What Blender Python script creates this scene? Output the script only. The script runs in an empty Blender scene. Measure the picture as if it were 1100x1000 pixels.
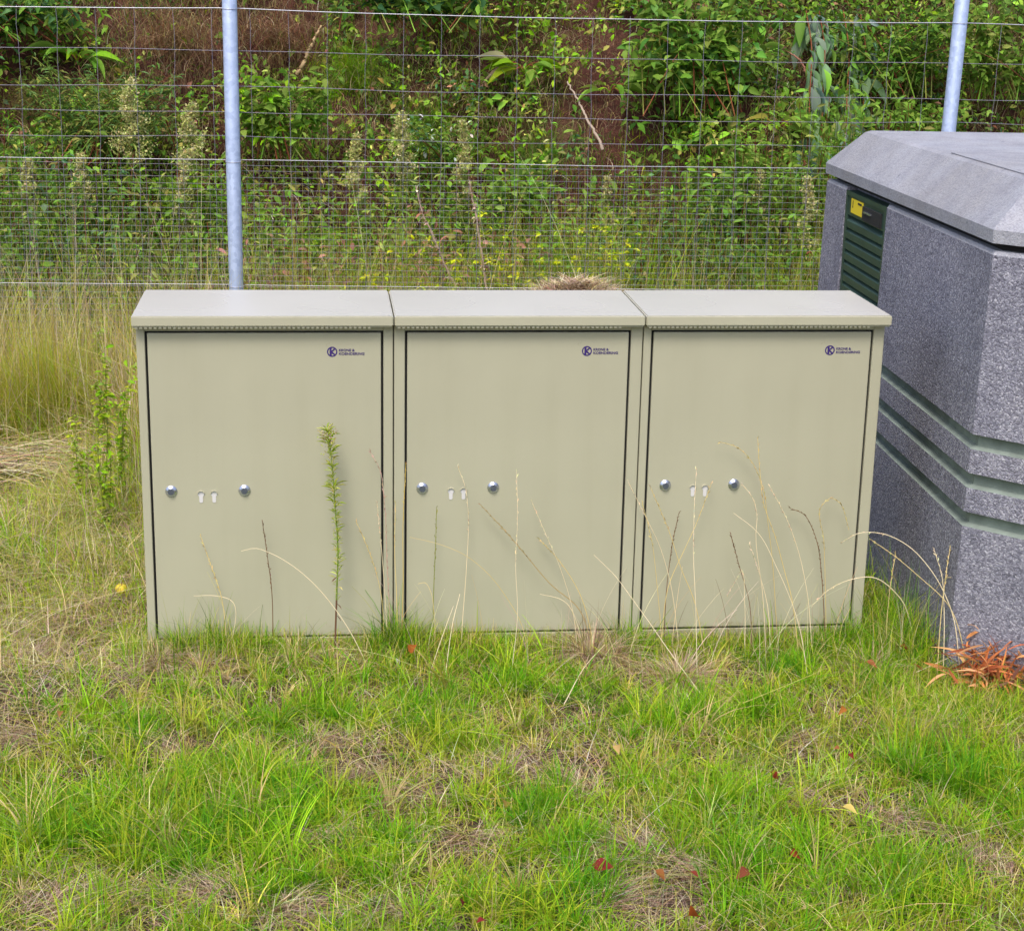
import bpy, bmesh, math
import numpy as np
from mathutils import Vector, Matrix

S = bpy.context.scene
COL = S.collection
rad = math.radians

# ---------------------------------------------------------------- camera
FPX, CX, CY, CZ, YAW, PIT, ROL = 1815.5, .5007, -4.5974, 1.8328, .116, .2702, .0204
CP = np.array([CX, CY, CZ])
FW = np.array([math.sin(YAW)*math.cos(PIT), math.cos(YAW)*math.cos(PIT), -math.sin(PIT)])
RT = np.array([math.cos(YAW), -math.sin(YAW), 0.0])
UP = np.cross(RT, FW)
RT2 = RT*math.cos(ROL)+UP*math.sin(ROL)
UP2 = -RT*math.sin(ROL)+UP*math.cos(ROL)
cam = bpy.data.cameras.new('camera'); cam_o = bpy.data.objects.new('camera', cam); COL.objects.link(cam_o)
M = Matrix(((RT2[0], UP2[0], -FW[0], CX), (RT2[1], UP2[1], -FW[1], CY), (RT2[2], UP2[2], -FW[2], CZ), (0, 0, 0, 1)))
cam_o.matrix_world = M
cam.sensor_fit = 'HORIZONTAL'; cam.sensor_width = 36; cam.lens = FPX/1100*36
cam.clip_start = .05; cam.clip_end = 2000
S.camera = cam_o

# ---------------------------------------------------------------- light
SUN_EL, SUN_ROT = rad(58), rad(200)
W = bpy.data.worlds.new('World'); S.world = W; W.use_nodes = True
nt = W.node_tree; bg = nt.nodes['Background']
sky = nt.nodes.new('ShaderNodeTexSky'); sky.sky_type = 'NISHITA'; sky.sun_disc = False
sky.sun_elevation = SUN_EL; sky.sun_rotation = SUN_ROT
sky.air_density = 1.0; sky.dust_density = 4.0; sky.ozone_density = 1.0
nt.links.new(sky.outputs[0], bg.inputs[0]); bg.inputs[1].default_value = .15
sl = bpy.data.lights.new('sun', 'SUN'); sl.energy = 1.5; sl.angle = rad(20); sl.color = (1, .95, .87)
so = bpy.data.objects.new('sun', sl); COL.objects.link(so)
sd = Vector((math.sin(SUN_ROT)*math.cos(SUN_EL), math.cos(SUN_ROT)*math.cos(SUN_EL), math.sin(SUN_EL)))
so.rotation_euler = sd.to_track_quat('Z', 'Y').to_euler()
S.view_settings.view_transform = 'Standard'; S.view_settings.look = 'None'
S.view_settings.exposure = .70; S.view_settings.gamma = 1

# ---------------------------------------------------------------- pixel -> place helpers (1100 x 1000 picture)
def ray(u, v): return FW + RT2*(u-550)/FPX - UP2*(v-500)/FPX
def onz(u, v, z=0.0):
    d = ray(u, v); return CP + d*((z-CZ)/d[2])
def ony(u, v, y):
    d = ray(u, v); return CP + d*((y-CY)/d[1])
def onbank(u, v):
    d = ray(u, v); t = 5.0
    while t < 16:
        p = CP+d*t
        if p[2] <= gz(p[0], p[1]): break
        t += .02
    return p

# ---------------------------------------------------------------- terrain
def gz(x, y):
    x = np.asarray(x, float); y = np.asarray(y, float)
    b = .010*np.sin(3.1*x+1.3*y)+.008*np.sin(1.7*x-4.3*y+1)+.006*np.sin(9*x+7*y)+.005*np.sin(13*y-8*x+2) - .018
    foot = 3.35+.12*np.sin(1.3*x+.7)+.06*np.sin(3.7*x)
    t = y-foot
    r = np.where(t > 0, t, 0)
    h = 1.12*(r-.18*(1-np.exp(-r/.18)))
    h = np.where(h > 2.6, 2.6+.15*(h-2.6), h)
    k = np.clip(r/.6, 0, 1)
    h = h + k*(.07*np.sin(2.9*x+3*y)+.05*np.sin(5.3*x-6*y+.5)+.03*np.sin(12*x+4*y)+.02*np.sin(17*y-9*x))
    return b+h

# ---------------------------------------------------------------- materials
def newmat(name, rough=.5, metal=0.0, spec=.5):
    m = bpy.data.materials.new(name); m.use_nodes = True
    b = m.node_tree.nodes['Principled BSDF']
    b.inputs['Roughness'].default_value = rough; b.inputs['Metallic'].default_value = metal
    b.inputs['Specular IOR Level'].default_value = spec
    return m, m.node_tree, b
def noise(t, scale, detail=4, rough=.6, co='Object'):
    tc = t.nodes.new('ShaderNodeTexCoord'); n = t.nodes.new('ShaderNodeTexNoise')
    n.inputs['Scale'].default_value = scale; n.inputs['Detail'].default_value = detail; n.inputs['Roughness'].default_value = rough
    t.links.new(tc.outputs[co], n.inputs['Vector']); return n
def ramp(t, src, stops):
    r = t.nodes.new('ShaderNodeValToRGB')
    while len(r.color_ramp.elements) < len(stops): r.color_ramp.elements.new(.5)
    for e, (p, c) in zip(r.color_ramp.elements, stops): e.position = p; e.color = (*c, 1)
    t.links.new(src, r.inputs[0]); return r
def bump(t, b, src, strength, dist):
    n = t.nodes.new('ShaderNodeBump'); n.inputs['Strength'].default_value = strength; n.inputs['Distance'].default_value = dist
    t.links.new(src, n.inputs['Height']); t.links.new(n.outputs[0], b.inputs['Normal'])
def simple(name, col, rough=.5, metal=0.0, var=.0, scale=20, bmp=0, spec=.5):
    m, t, b = newmat(name, rough, metal, spec)
    if var:
        n = noise(t, scale)
        r = ramp(t, n.outputs[0], [(.3, tuple(c*(1-var) for c in col)), (.7, tuple(min(1, c*(1+var)) for c in col))])
        t.links.new(r.outputs[0], b.inputs['Base Color'])
        if bmp: bump(t, b, n.outputs[0], .4, bmp)
    else: b.inputs['Base Color'].default_value = (*col, 1)
    return m
def leafmat(name, rough=.6, trans=.38):
    m, t, b = newmat(name, rough, 0, .15)
    a = t.nodes.new('ShaderNodeAttribute'); a.attribute_name = 'Col'
    t.links.new(a.outputs['Color'], b.inputs['Base Color'])
    tr = t.nodes.new('ShaderNodeBsdfTranslucent'); mx = t.nodes.new('ShaderNodeMixShader'); mx.inputs[0].default_value = trans
    t.links.new(a.outputs['Color'], tr.inputs[0])
    t.links.new(b.outputs[0], mx.inputs[1]); t.links.new(tr.outputs[0], mx.inputs[2])
    t.links.new(mx.outputs[0], t.nodes['Material Output'].inputs[0])
    return m
# cabinet paint: pebble grey powder coat with orange-peel texture, faint grime
m, t, b = newmat('cabinet_paint', .38, 0, .5)
n1 = noise(t, 2.2, 5, .6); n2 = noise(t, 260, 2, .5); n3 = noise(t, 45, 5, .75)
r1 = ramp(t, n1.outputs[0], [(.25, (.374, .364, .268)), (.75, (.415, .405, .300))])
mx = t.nodes.new('ShaderNodeMixRGB'); mx.blend_type = 'MULTIPLY'; mx.inputs[0].default_value = 1
r3 = ramp(t, n3.outputs[0], [(.26, (.82, .78, .72)), (.34, (1, 1, 1)), (.6, (1, 1, 1)), (.8, (1.04, 1.03, 1.0))])
t.links.new(r1.outputs[0], mx.inputs[1]); t.links.new(r3.outputs[0], mx.inputs[2])
tc = t.nodes.new('ShaderNodeTexCoord'); sx_ = t.nodes.new('ShaderNodeSeparateXYZ'); t.links.new(tc.outputs['Object'], sx_.inputs[0])
n4 = noise(t, 28, 6, .8); ad = t.nodes.new('ShaderNodeMath'); ad.operation = 'MULTIPLY_ADD'; ad.inputs[1].default_value = -.28; ad.inputs[2].default_value = .16
t.links.new(n4.outputs[0], ad.inputs[0]); ad2 = t.nodes.new('ShaderNodeMath'); ad2.operation = 'ADD'; t.links.new(sx_.outputs[2], ad2.inputs[0]); t.links.new(ad.outputs[0], ad2.inputs[1])
r5 = ramp(t, ad2.outputs[0], [(.03, (.72, .64, .52)), (.075, (1, 1, 1))])
# faint vertical rain runs
mp = t.nodes.new('ShaderNodeMapping'); mp.inputs['Scale'].default_value = (17, 17, 1.6); t.links.new(tc.outputs['Object'], mp.inputs[0])
n6 = t.nodes.new('ShaderNodeTexNoise'); n6.inputs['Scale'].default_value = 1; n6.inputs['Detail'].default_value = 4; t.links.new(mp.outputs[0], n6.inputs['Vector'])
r6 = ramp(t, n6.outputs[0], [(.3, (.975, .972, .965)), (.5, (1, 1, 1)), (.72, (1.01, 1.01, 1.01))])
m5 = t.nodes.new('ShaderNodeMixRGB'); m5.blend_type = 'MULTIPLY'; m5.inputs[0].default_value = 1; t.links.new(mx.outputs[0], m5.inputs[1]); t.links.new(r5.outputs[0], m5.inputs[2])
m6 = t.nodes.new('ShaderNodeMixRGB'); m6.blend_type = 'MULTIPLY'; m6.inputs[0].default_value = 1; t.links.new(m5.outputs[0], m6.inputs[1]); t.links.new(r6.outputs[0], m6.inputs[2])
t.links.new(m6.outputs[0], b.inputs['Base Color'])
bump(t, b, n2.outputs[0], .12, .0006)
PAINT = m
m, t, b = newmat('cabinet_paint_skylit', .26, 0, .6)  # cabinet paint again, paler: sky brightness of the top put into the colour
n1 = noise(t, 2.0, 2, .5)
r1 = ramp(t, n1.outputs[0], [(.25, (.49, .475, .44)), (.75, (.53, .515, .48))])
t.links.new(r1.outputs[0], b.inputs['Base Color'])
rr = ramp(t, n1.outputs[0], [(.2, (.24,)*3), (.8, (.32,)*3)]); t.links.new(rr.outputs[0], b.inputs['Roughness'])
PAINT_SKYLIT = m
BLACK = simple('black_matt_and_gap_shade', (.012, .012, .014), .8)  # matt black for handle and print; also shade painted into the door gaps
DARKMETAL = simple('dark_lock_core', (.20, .22, .32), .35, .8)
CHROME = simple('chrome', (.55, .58, .68), .25, .9)
PALE = simple('pale_cover', (.60, .59, .60), .4, 0)
INK = simple('violet_ink', (.035, .015, .14), .5)
# exposed aggregate concrete
m, t, b = newmat('aggregate_concrete', .85, 0, .3)
v = t.nodes.new('ShaderNodeTexVoronoi'); v.inputs['Scale'].default_value = 185
tc = t.nodes.new('ShaderNodeTexCoord')
nw = noise(t, 60, 3, .6)
mxv = t.nodes.new('ShaderNodeMixRGB'); mxv.inputs[0].default_value = .02
t.links.new(tc.outputs['Object'], mxv.inputs[1]); t.links.new(nw.outputs['Color'], mxv.inputs[2])
t.links.new(mxv.outputs[0], v.inputs['Vector'])
sep = t.nodes.new('ShaderNodeSeparateColor'); t.links.new(v.outputs['Color'], sep.inputs[0])
rc = ramp(t, sep.outputs[0], [(0, (.15, .148, .19)), (.35, (.23, .23, .29)), (.7, (.29, .29, .355)), (1, (.45, .45, .52))])
rd = ramp(t, v.outputs['Distance'], [(.0, (1, 1, 1)), (.75, (.76, .76, .78))])
mxc = t.nodes.new('ShaderNodeMixRGB'); mxc.blend_type = 'MULTIPLY'; mxc.inputs[0].default_value = 1
t.links.new(rc.outputs[0], mxc.inputs[1]); t.links.new(rd.outputs[0], mxc.inputs[2])
nl = noise(t, 2.2, 9, .72); rl = ramp(t, nl.outputs[0], [(.32, (.70, .70, .73)), (.5, (1, 1, 1)), (.68, (1.16, 1.14, 1.10))])
mxd = t.nodes.new('ShaderNodeMixRGB'); mxd.blend_type = 'MULTIPLY'; mxd.inputs[0].default_value = 1
t.links.new(mxc.outputs[0], mxd.inputs[1]); t.links.new(rl.outputs[0], mxd.inputs[2]); t.links.new(mxd.outputs[0], b.inputs['Base Color'])
inv = t.nodes.new('ShaderNodeMath'); inv.operation = 'SUBTRACT'; inv.inputs[0].default_value = 1; t.links.new(v.outputs['Distance'], inv.inputs[1])
bump(t, b, inv.outputs[0], .8, .003)
AGG = m
m, t, b = newmat('cast_concrete', .8, 0, .35)
n1 = noise(t, 6, 8, .7); n2 = noise(t, 140, 4, .7)
r1 = ramp(t, n1.outputs[0], [(.28, (.30, .31, .37)), (.5, (.37, .38, .44)), (.75, (.43, .435, .49))])
r2 = ramp(t, n2.outputs[0], [(.3, (.72, .72, .74)), (.55, (1, 1, 1)), (.8, (1.12, 1.12, 1.12))])
mx = t.nodes.new('ShaderNodeMixRGB'); mx.blend_type = 'MULTIPLY'; mx.inputs[0].default_value = 1
t.links.new(r1.outputs[0], mx.inputs[1]); t.links.new(r2.outputs[0], mx.inputs[2])
n3 = noise(t, 22, 3, .5); r3 = ramp(t, n3.outputs[0], [(.24, (.45, .45, .45)), (.31, (1, 1, 1))])
n4 = noise(t, 2.0, 8, .75); r4 = ramp(t, n4.outputs[0], [(.4, (1, 1, 1)), (.62, (.84, .82, .78))])
m2 = t.nodes.new('ShaderNodeMixRGB'); m2.blend_type = 'MULTIPLY'; m2.inputs[0].default_value = 1; t.links.new(mx.outputs[0], m2.inputs[1]); t.links.new(r3.outputs[0], m2.inputs[2])
m3 = t.nodes.new('ShaderNodeMixRGB'); m3.blend_type = 'MULTIPLY'; m3.inputs[0].default_value = 1; t.links.new(m2.outputs[0], m3.inputs[1]); t.links.new(r4.outputs[0], m3.inputs[2])
t.links.new(m3.outputs[0], b.inputs['Base Color'])
bump(t, b, n2.outputs[0], .9, .006)
CONC = m
GROOVE = simple('groove_paint', (.19, .23, .205), .85, 0, .25, 14, 0, .2)
LOUV = simple('green_louvre', (.028, .060, .045), .45, 0, .15, 12)
YEL = simple('yellow_label', (.80, .62, .03), .5)
m, t, b = newmat('galvanised', .45, .35, .5)
n1 = t.nodes.new('ShaderNodeTexVoronoi'); n1.inputs['Scale'].default_value = 60
tc = t.nodes.new('ShaderNodeTexCoord'); t.links.new(tc.outputs['Object'], n1.inputs['Vector'])
sep = t.nodes.new('ShaderNodeSeparateColor'); t.links.new(n1.outputs['Color'], sep.inputs[0])
r1 = ramp(t, sep.outputs[0], [(0, (.34, .42, .62)), (1, (.46, .55, .76))]); t.links.new(r1.outputs[0], b.inputs['Base Color'])
GALV = m
WIRE = simple('wire_zinc', (.26, .24, .31), .5, .3)
WIREB = simple('bright_wire', (.50, .50, .57), .35, .4)
LEAF = leafmat('leaf'); GRASS = leafmat('grass_blade', .5, .35); DRY = leafmat('dry_stem', .7, .15)
# soil
m, t, b = newmat('ground_soil', .95, 0, .2)
n1 = noise(t, 3.5, 8, .7); n2 = noise(t, 60, 5, .7)
r1 = ramp(t, n1.outputs[0], [(.3, (.050, .034, .028)), (.5, (.120, .080, .060)), (.7, (.11, .10, .035))])
r2 = ramp(t, n2.outputs[0], [(.3, (.5, .5, .5)), (.7, (1.3, 1.25, 1.2))])
mx = t.nodes.new('ShaderNodeMixRGB'); mx.blend_type = 'MULTIPLY'; mx.inputs[0].default_value = 1
t.links.new(r1.outputs[0], mx.inputs[1]); t.links.new(r2.outputs[0], mx.inputs[2]); t.links.new(mx.outputs[0], b.inputs['Base Color'])
bump(t, b, n2.outputs[0], 1, .02)
SOIL = m
m, t, b = newmat('bank_soil', .95, 0, .2)
n1 = noise(t, 2.5, 8, .7); n2 = noise(t, 45, 6, .75)
r1 = ramp(t, n1.outputs[0], [(.3, (.060, .026, .024)), (.5, (.125, .052, .042)), (.7, (.13, .085, .05))])
r2 = ramp(t, n2.outputs[0], [(.3, (.5, .5, .5)), (.7, (1.5, 1.4, 1.3))])
mx = t.nodes.new('ShaderNodeMixRGB'); mx.blend_type = 'MULTIPLY'; mx.inputs[0].default_value = 1
t.links.new(r1.outputs[0], mx.inputs[1]); t.links.new(r2.outputs[0], mx.inputs[2]); t.links.new(mx.outputs[0], b.inputs['Base Color'])
bump(t, b, n2.outputs[0], 1, .03)
BSOIL = m

# ---------------------------------------------------------------- object helpers
def tag(o, label=None, cat=None, group=None, kind=None):
    if label: o['label'] = label
    if cat: o['category'] = cat
    if group: o['group'] = group
    if kind: o['kind'] = kind
    return o
def empty(name, loc):
    o = bpy.data.objects.new(name, None); COL.objects.link(o); o.location = loc; o.empty_display_size = .1; return o
def obj(name, bm, mats, parent=None, smooth=False):
    me = bpy.data.meshes.new(name); bm.normal_update(); bm.to_mesh(me); bm.free()
    for mm in (mats if isinstance(mats, (list, tuple)) else [mats]): me.materials.append(mm)
    if smooth: me.shade_smooth()
    o = bpy.data.objects.new(name, me); COL.objects.link(o)
    if parent: o.parent = parent
    return o
def box(bm, x0, x1, y0, y1, z0, z1, bev=0, seg=1, mi=0):
    r = bmesh.ops.create_cube(bm, size=1)
    for v in r['verts']:
        v.co = Vector((x0+(v.co.x+.5)*(x1-x0), y0+(v.co.y+.5)*(y1-y0), z0+(v.co.z+.5)*(z1-z0)))
    fs = set(f for v in r['verts'] for f in v.link_faces)
    for f in fs: f.material_index = mi
    if bev:
        es = list(set(e for v in r['verts'] for e in v.link_edges))
        bmesh.ops.bevel(bm, geom=es, offset=bev, segments=seg, affect='EDGES', profile=.5)
def prism(bm, pts, z0, z1, mi=0):
    a = [bm.verts.new((p[0], p[1], z0)) for p in pts]; c = [bm.verts.new((p[0], p[1], z1)) for p in pts]
    n = len(pts); fs = [bm.faces.new(a[::-1]), bm.faces.new(c)]
    for i in range(n): fs.append(bm.faces.new((a[i], a[(i+1) % n], c[(i+1) % n], c[i])))
    for f in fs: f.material_index = mi
def hexa(bm, P, mi=0):
    """8 points: bottom ring 0-3, top ring 4-7"""
    v = [bm.verts.new(p) for p in P]
    for q in ((3, 2, 1, 0), (4, 5, 6, 7), (0, 1, 5, 4), (1, 2, 6, 5), (2, 3, 7, 6), (3, 0, 4, 7)):
        bm.faces.new([v[i] for i in q]).material_index = mi
def disc(bm, c, r, depth, axis='y', seg=24, r2=None):
    """cylinder/cone facing -Y"""
    r2 = r if r2 is None else r2
    a = []; d = []
    for i in range(seg):
        t_ = 2*math.pi*i/seg
        a.append(bm.verts.new((c[0]+r*math.cos(t_), c[1], c[2]+r*math.sin(t_))))
        d.append(bm.verts.new((c[0]+r2*math.cos(t_), c[1]-depth, c[2]+r2*math.sin(t_))))
    bm.faces.new(a[::-1]); bm.faces.new(d)
    for i in range(seg): bm.faces.new((a[i], a[(i+1) % seg], d[(i+1) % seg], d[i]))

class Soup:
    """quads-only mesh collected from numpy arrays"""
    def __init__(s): s.v = []; s.f = []; s.c = []; s.n = 0
    def add(s, V, F, C):
        # V (k,n,3) per copy, F (m,4) template, C (k,3) or (k,n,3)
        k, n = V.shape[:2]
        if C.ndim == 2: C = np.repeat(C[:, None, :], n, 1)
        s.v.append(V.reshape(-1, 3)); s.c.append(C.reshape(-1, 3))
        s.f.append((F[None]+(np.arange(k)*n)[:, None, None]+s.n).reshape(-1, 4)); s.n += k*n
    def build(s, name, mat, parent=None, smooth=False):
        V = np.concatenate(s.v).astype(np.float32); Fc = np.concatenate(s.f).astype(np.int32); C = np.concatenate(s.c)
        if parent is not None: V = V-np.array(parent.location, np.float32)
        me = bpy.data.meshes.new(name)
        me.vertices.add(len(V)); me.vertices.foreach_set('co', V.ravel())
        me.loops.add(Fc.size); me.loops.foreach_set('vertex_index', Fc.ravel())
        me.polygons.add(len(Fc)); me.polygons.foreach_set('loop_start', np.arange(len(Fc), dtype=np.int32)*4)
        me.update(calc_edges=True)
        a = me.color_attributes.new('Col', 'FLOAT_COLOR', 'POINT')
        cc = np.ones((len(C), 4), np.float32); cc[:, :3] = C; a.data.foreach_set('color', cc.ravel())
        me.materials.append(mat)
        if smooth: me.shade_smooth()
        o = bpy.data.objects.new(name, me); COL.objects.link(o)
        if parent is not None: o.parent = parent
        return o
rng = np.random.default_rng(7)
def jit(col, k, amt=.18, hue=.10):
    c = np.array(col, float)[None]*np.exp(rng.normal(0, amt, (k, 1)))*np.exp(rng.normal(0, hue, (k, 3)))
    return np.clip(c, 0, .95)
def pick(pal, w, k, amt=.18, hue=.08):
    w = np.array(w, float); i = rng.choice(len(pal), k, p=w/w.sum()); c = np.array(pal, float)[i]
    return np.clip(c*np.exp(rng.normal(0, amt, (k, 1)))*np.exp(rng.normal(0, hue, (k, 3))), 0, .95)
def blades(s, base, h, w, lean, az, C, seg=4, droop=1.0, taper=1.0):
    """curved grass blades. lean = horizontal reach as fraction of h"""
    k = len(base); h = np.broadcast_to(h, (k,)); w = np.broadcast_to(w, (k,)); lean = np.broadcast_to(lean, (k,))
    tt = np.linspace(0, 1, seg+1)
    dx, dy = np.cos(az), np.sin(az)
    fa = az+math.pi/2+rng.normal(0, .7, k)
    hx, hy = np.cos(fa), np.sin(fa)
    V = np.zeros((k, (seg+1)*2, 3))
    for i, t_ in enumerate(tt):
        reach = lean*h*(t_**1.7); up = h*t_*(1-.45*droop*np.clip(lean, 0, 1.6)*t_)
        wd = w*.5*(1-taper*.88*t_**1.5)
        cx = base[:, 0]+dx*reach; cy = base[:, 1]+dy*reach; cz = base[:, 2]+up
        V[:, 2*i] = np.stack([cx-hx*wd, cy-hy*wd, cz], 1); V[:, 2*i+1] = np.stack([cx+hx*wd, cy+hy*wd, cz], 1)
    F = np.array([[2*i, 2*i+1, 2*i+3, 2*i+2] for i in range(seg)])
    s.add(V, F, C)
# leaf templates: x along length 0..1, y width -.5...5, z fold/curl
def leaf_tpl(wid=(0, .75, 1, .62, 0.05), curl=.25, fold=.25):
    n = len(wid); V = []; F = []
    for i, wv in enumerate(wid):
        x = i/(n-1); z = -curl*x*x
        V += [(x, -.5*wv, z+fold*.5*wv), (x, 0, z), (x, .5*wv, z+fold*.5*wv)]
    for i in range(n-1):
        for j in (0, 1): F.append((3*i+j, 3*i+j+1, 3*i+j+4, 3*i+j+3))
    return np.array(V, float), np.array(F)
TPL = leaf_tpl(); TPL_S = leaf_tpl((.1, 1, .08), .15, .3); TPL_L = leaf_tpl((.05, .5, .9, 1, .85, .5, .04), .45, .3)
TPL_N = leaf_tpl((.15, .8, 1, .06), .3, .2)
def leaves(s, tpl, pos, fwd, length, width, C, roll=.5):
    V0, F = tpl; k = len(pos)
    f = fwd/np.linalg.norm(fwd, axis=1)[:, None]
    up = np.tile([0, 0, 1.0], (k, 1))+rng.normal(0, roll, (k, 3))
    side = np.cross(up, f); side /= np.linalg.norm(side, axis=1)[:, None]+1e-9
    up = np.cross(f, side)
    L = np.broadcast_to(length, (k,))[:, None, None]; Wd = np.broadcast_to(width, (k,))[:, None, None]
    V = pos[:, None]+f[:, None]*V0[None, :, 0:1]*L+side[:, None]*V0[None, :, 1:2]*Wd+up[:, None]*V0[None, :, 2:3]*L
    s.add(V, F, C)
def tubes(s, P, r, C, sides=4):
    """P (n,3) polyline, r scalar or (n,), one tube"""
    P = np.array(P, float); n = len(P); r = np.broadcast_to(r, (n,))
    T = np.gradient(P, axis=0); T /= np.linalg.norm(T, axis=1)[:, None]+1e-9
    ref = np.where(np.abs(T[:, 2:3]) > .9, np.array([[1., 0, 0]]), np.array([[0, 0, 1.]]))
    A = np.cross(T, ref); A /= np.linalg.norm(A, axis=1)[:, None]+1e-9; B = np.cross(T, A)
    V = np.zeros((n*sides, 3))
    for j in range(sides):
        a = 2*math.pi*j/sides; V[j::sides] = P+(A*math.cos(a)+B*math.sin(a))*r[:, None]
    F = np.array([[i*sides+j, i*sides+(j+1) % sides, (i+1)*sides+(j+1) % sides, (i+1)*sides+j] for i in range(n-1) for j in range(sides)])
    s.add(V[None], F, np.array(C, float)[None])
def spline(P, n=20):
    P = np.array(P, float)
    if len(P) < 3: return np.array([P[0]+(P[-1]-P[0])*t_ for t_ in np.linspace(0, 1, n)])
    d = np.r_[0, np.cumsum(np.linalg.norm(np.diff(P, axis=0), axis=1))]; tt = np.linspace(0, d[-1], n)
    Q = np.zeros((n, 3)); m_ = np.gradient(P, d, axis=0)
    for q, t_ in enumerate(tt):
        i = min(max(np.searchsorted(d, t_)-1, 0), len(P)-2); h = d[i+1]-d[i]; u = (t_-d[i])/h
        Q[q] = (2*u**3-3*u*u+1)*P[i]+(u**3-2*u*u+u)*h*m_[i]+(-2*u**3+3*u*u)*P[i+1]+(u**3-u*u)*h*m_[i+1]
    return Q
def vnoise(x, y, sc, seed=0):
    """smooth value noise 0..1"""
    g = np.random.default_rng(seed).random((64, 64)); X = x*sc+31.7; Y = y*sc+17.3
    xi = np.floor(X).astype(int); yi = np.floor(Y).astype(int); fx = X-xi; fy = Y-yi
    fx = fx*fx*(3-2*fx); fy = fy*fy*(3-2*fy)
    G = lambda a, b_: g[a % 64, b_ % 64]
    return (G(xi, yi)*(1-fx)+G(xi+1, yi)*fx)*(1-fy)+(G(xi, yi+1)*(1-fx)+G(xi+1, yi+1)*fx)*fy
def fbm(x, y, sc, seed=0): return (vnoise(x, y, sc, seed)*.55+vnoise(x, y, sc*2.1, seed+1)*.3+vnoise(x, y, sc*4.7, seed+2)*.15)

# ---------------------------------------------------------------- ground and bank sheets
def sheet(name, xs, ys, mat):
    X, Y = np.meshgrid(xs, ys); Z = gz(X, Y); nx, ny = len(xs), len(ys)
    V = np.stack([X, Y, Z], 2).reshape(-1, 3)
    i, j = np.meshgrid(np.arange(nx-1), np.arange(ny-1)); a = (j*nx+i).ravel()
    F = np.stack([a, a+1, a+nx+1, a+nx], 1)
    me = bpy.data.meshes.new(name); me.vertices.add(len(V)); me.vertices.foreach_set('co', V.astype(np.float32).ravel())
    me.loops.add(F.size); me.loops.foreach_set('vertex_index', F.astype(np.int32).ravel())
    me.polygons.add(len(F)); me.polygons.foreach_set('loop_start', np.arange(len(F), dtype=np.int32)*4)
    me.update(calc_edges=True); me.shade_smooth(); me.materials.append(mat)
    o = bpy.data.objects.new(name, me); COL.objects.link(o); return o
far = np.array([-400, -120, -40, -15])
xs = np.r_[far, np.arange(-8, 10, .07), 16, 40, 120, 400]
tag(sheet('ground', xs, np.r_[-400, -120, -40, -15, np.arange(-6, 3.2, .07), 3.2], SOIL), kind='structure')
tag(sheet('hillside', xs, np.r_[3.2, np.arange(3.25, 8, .05), 12, 30, 100, 400], BSOIL), kind='structure')

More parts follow.
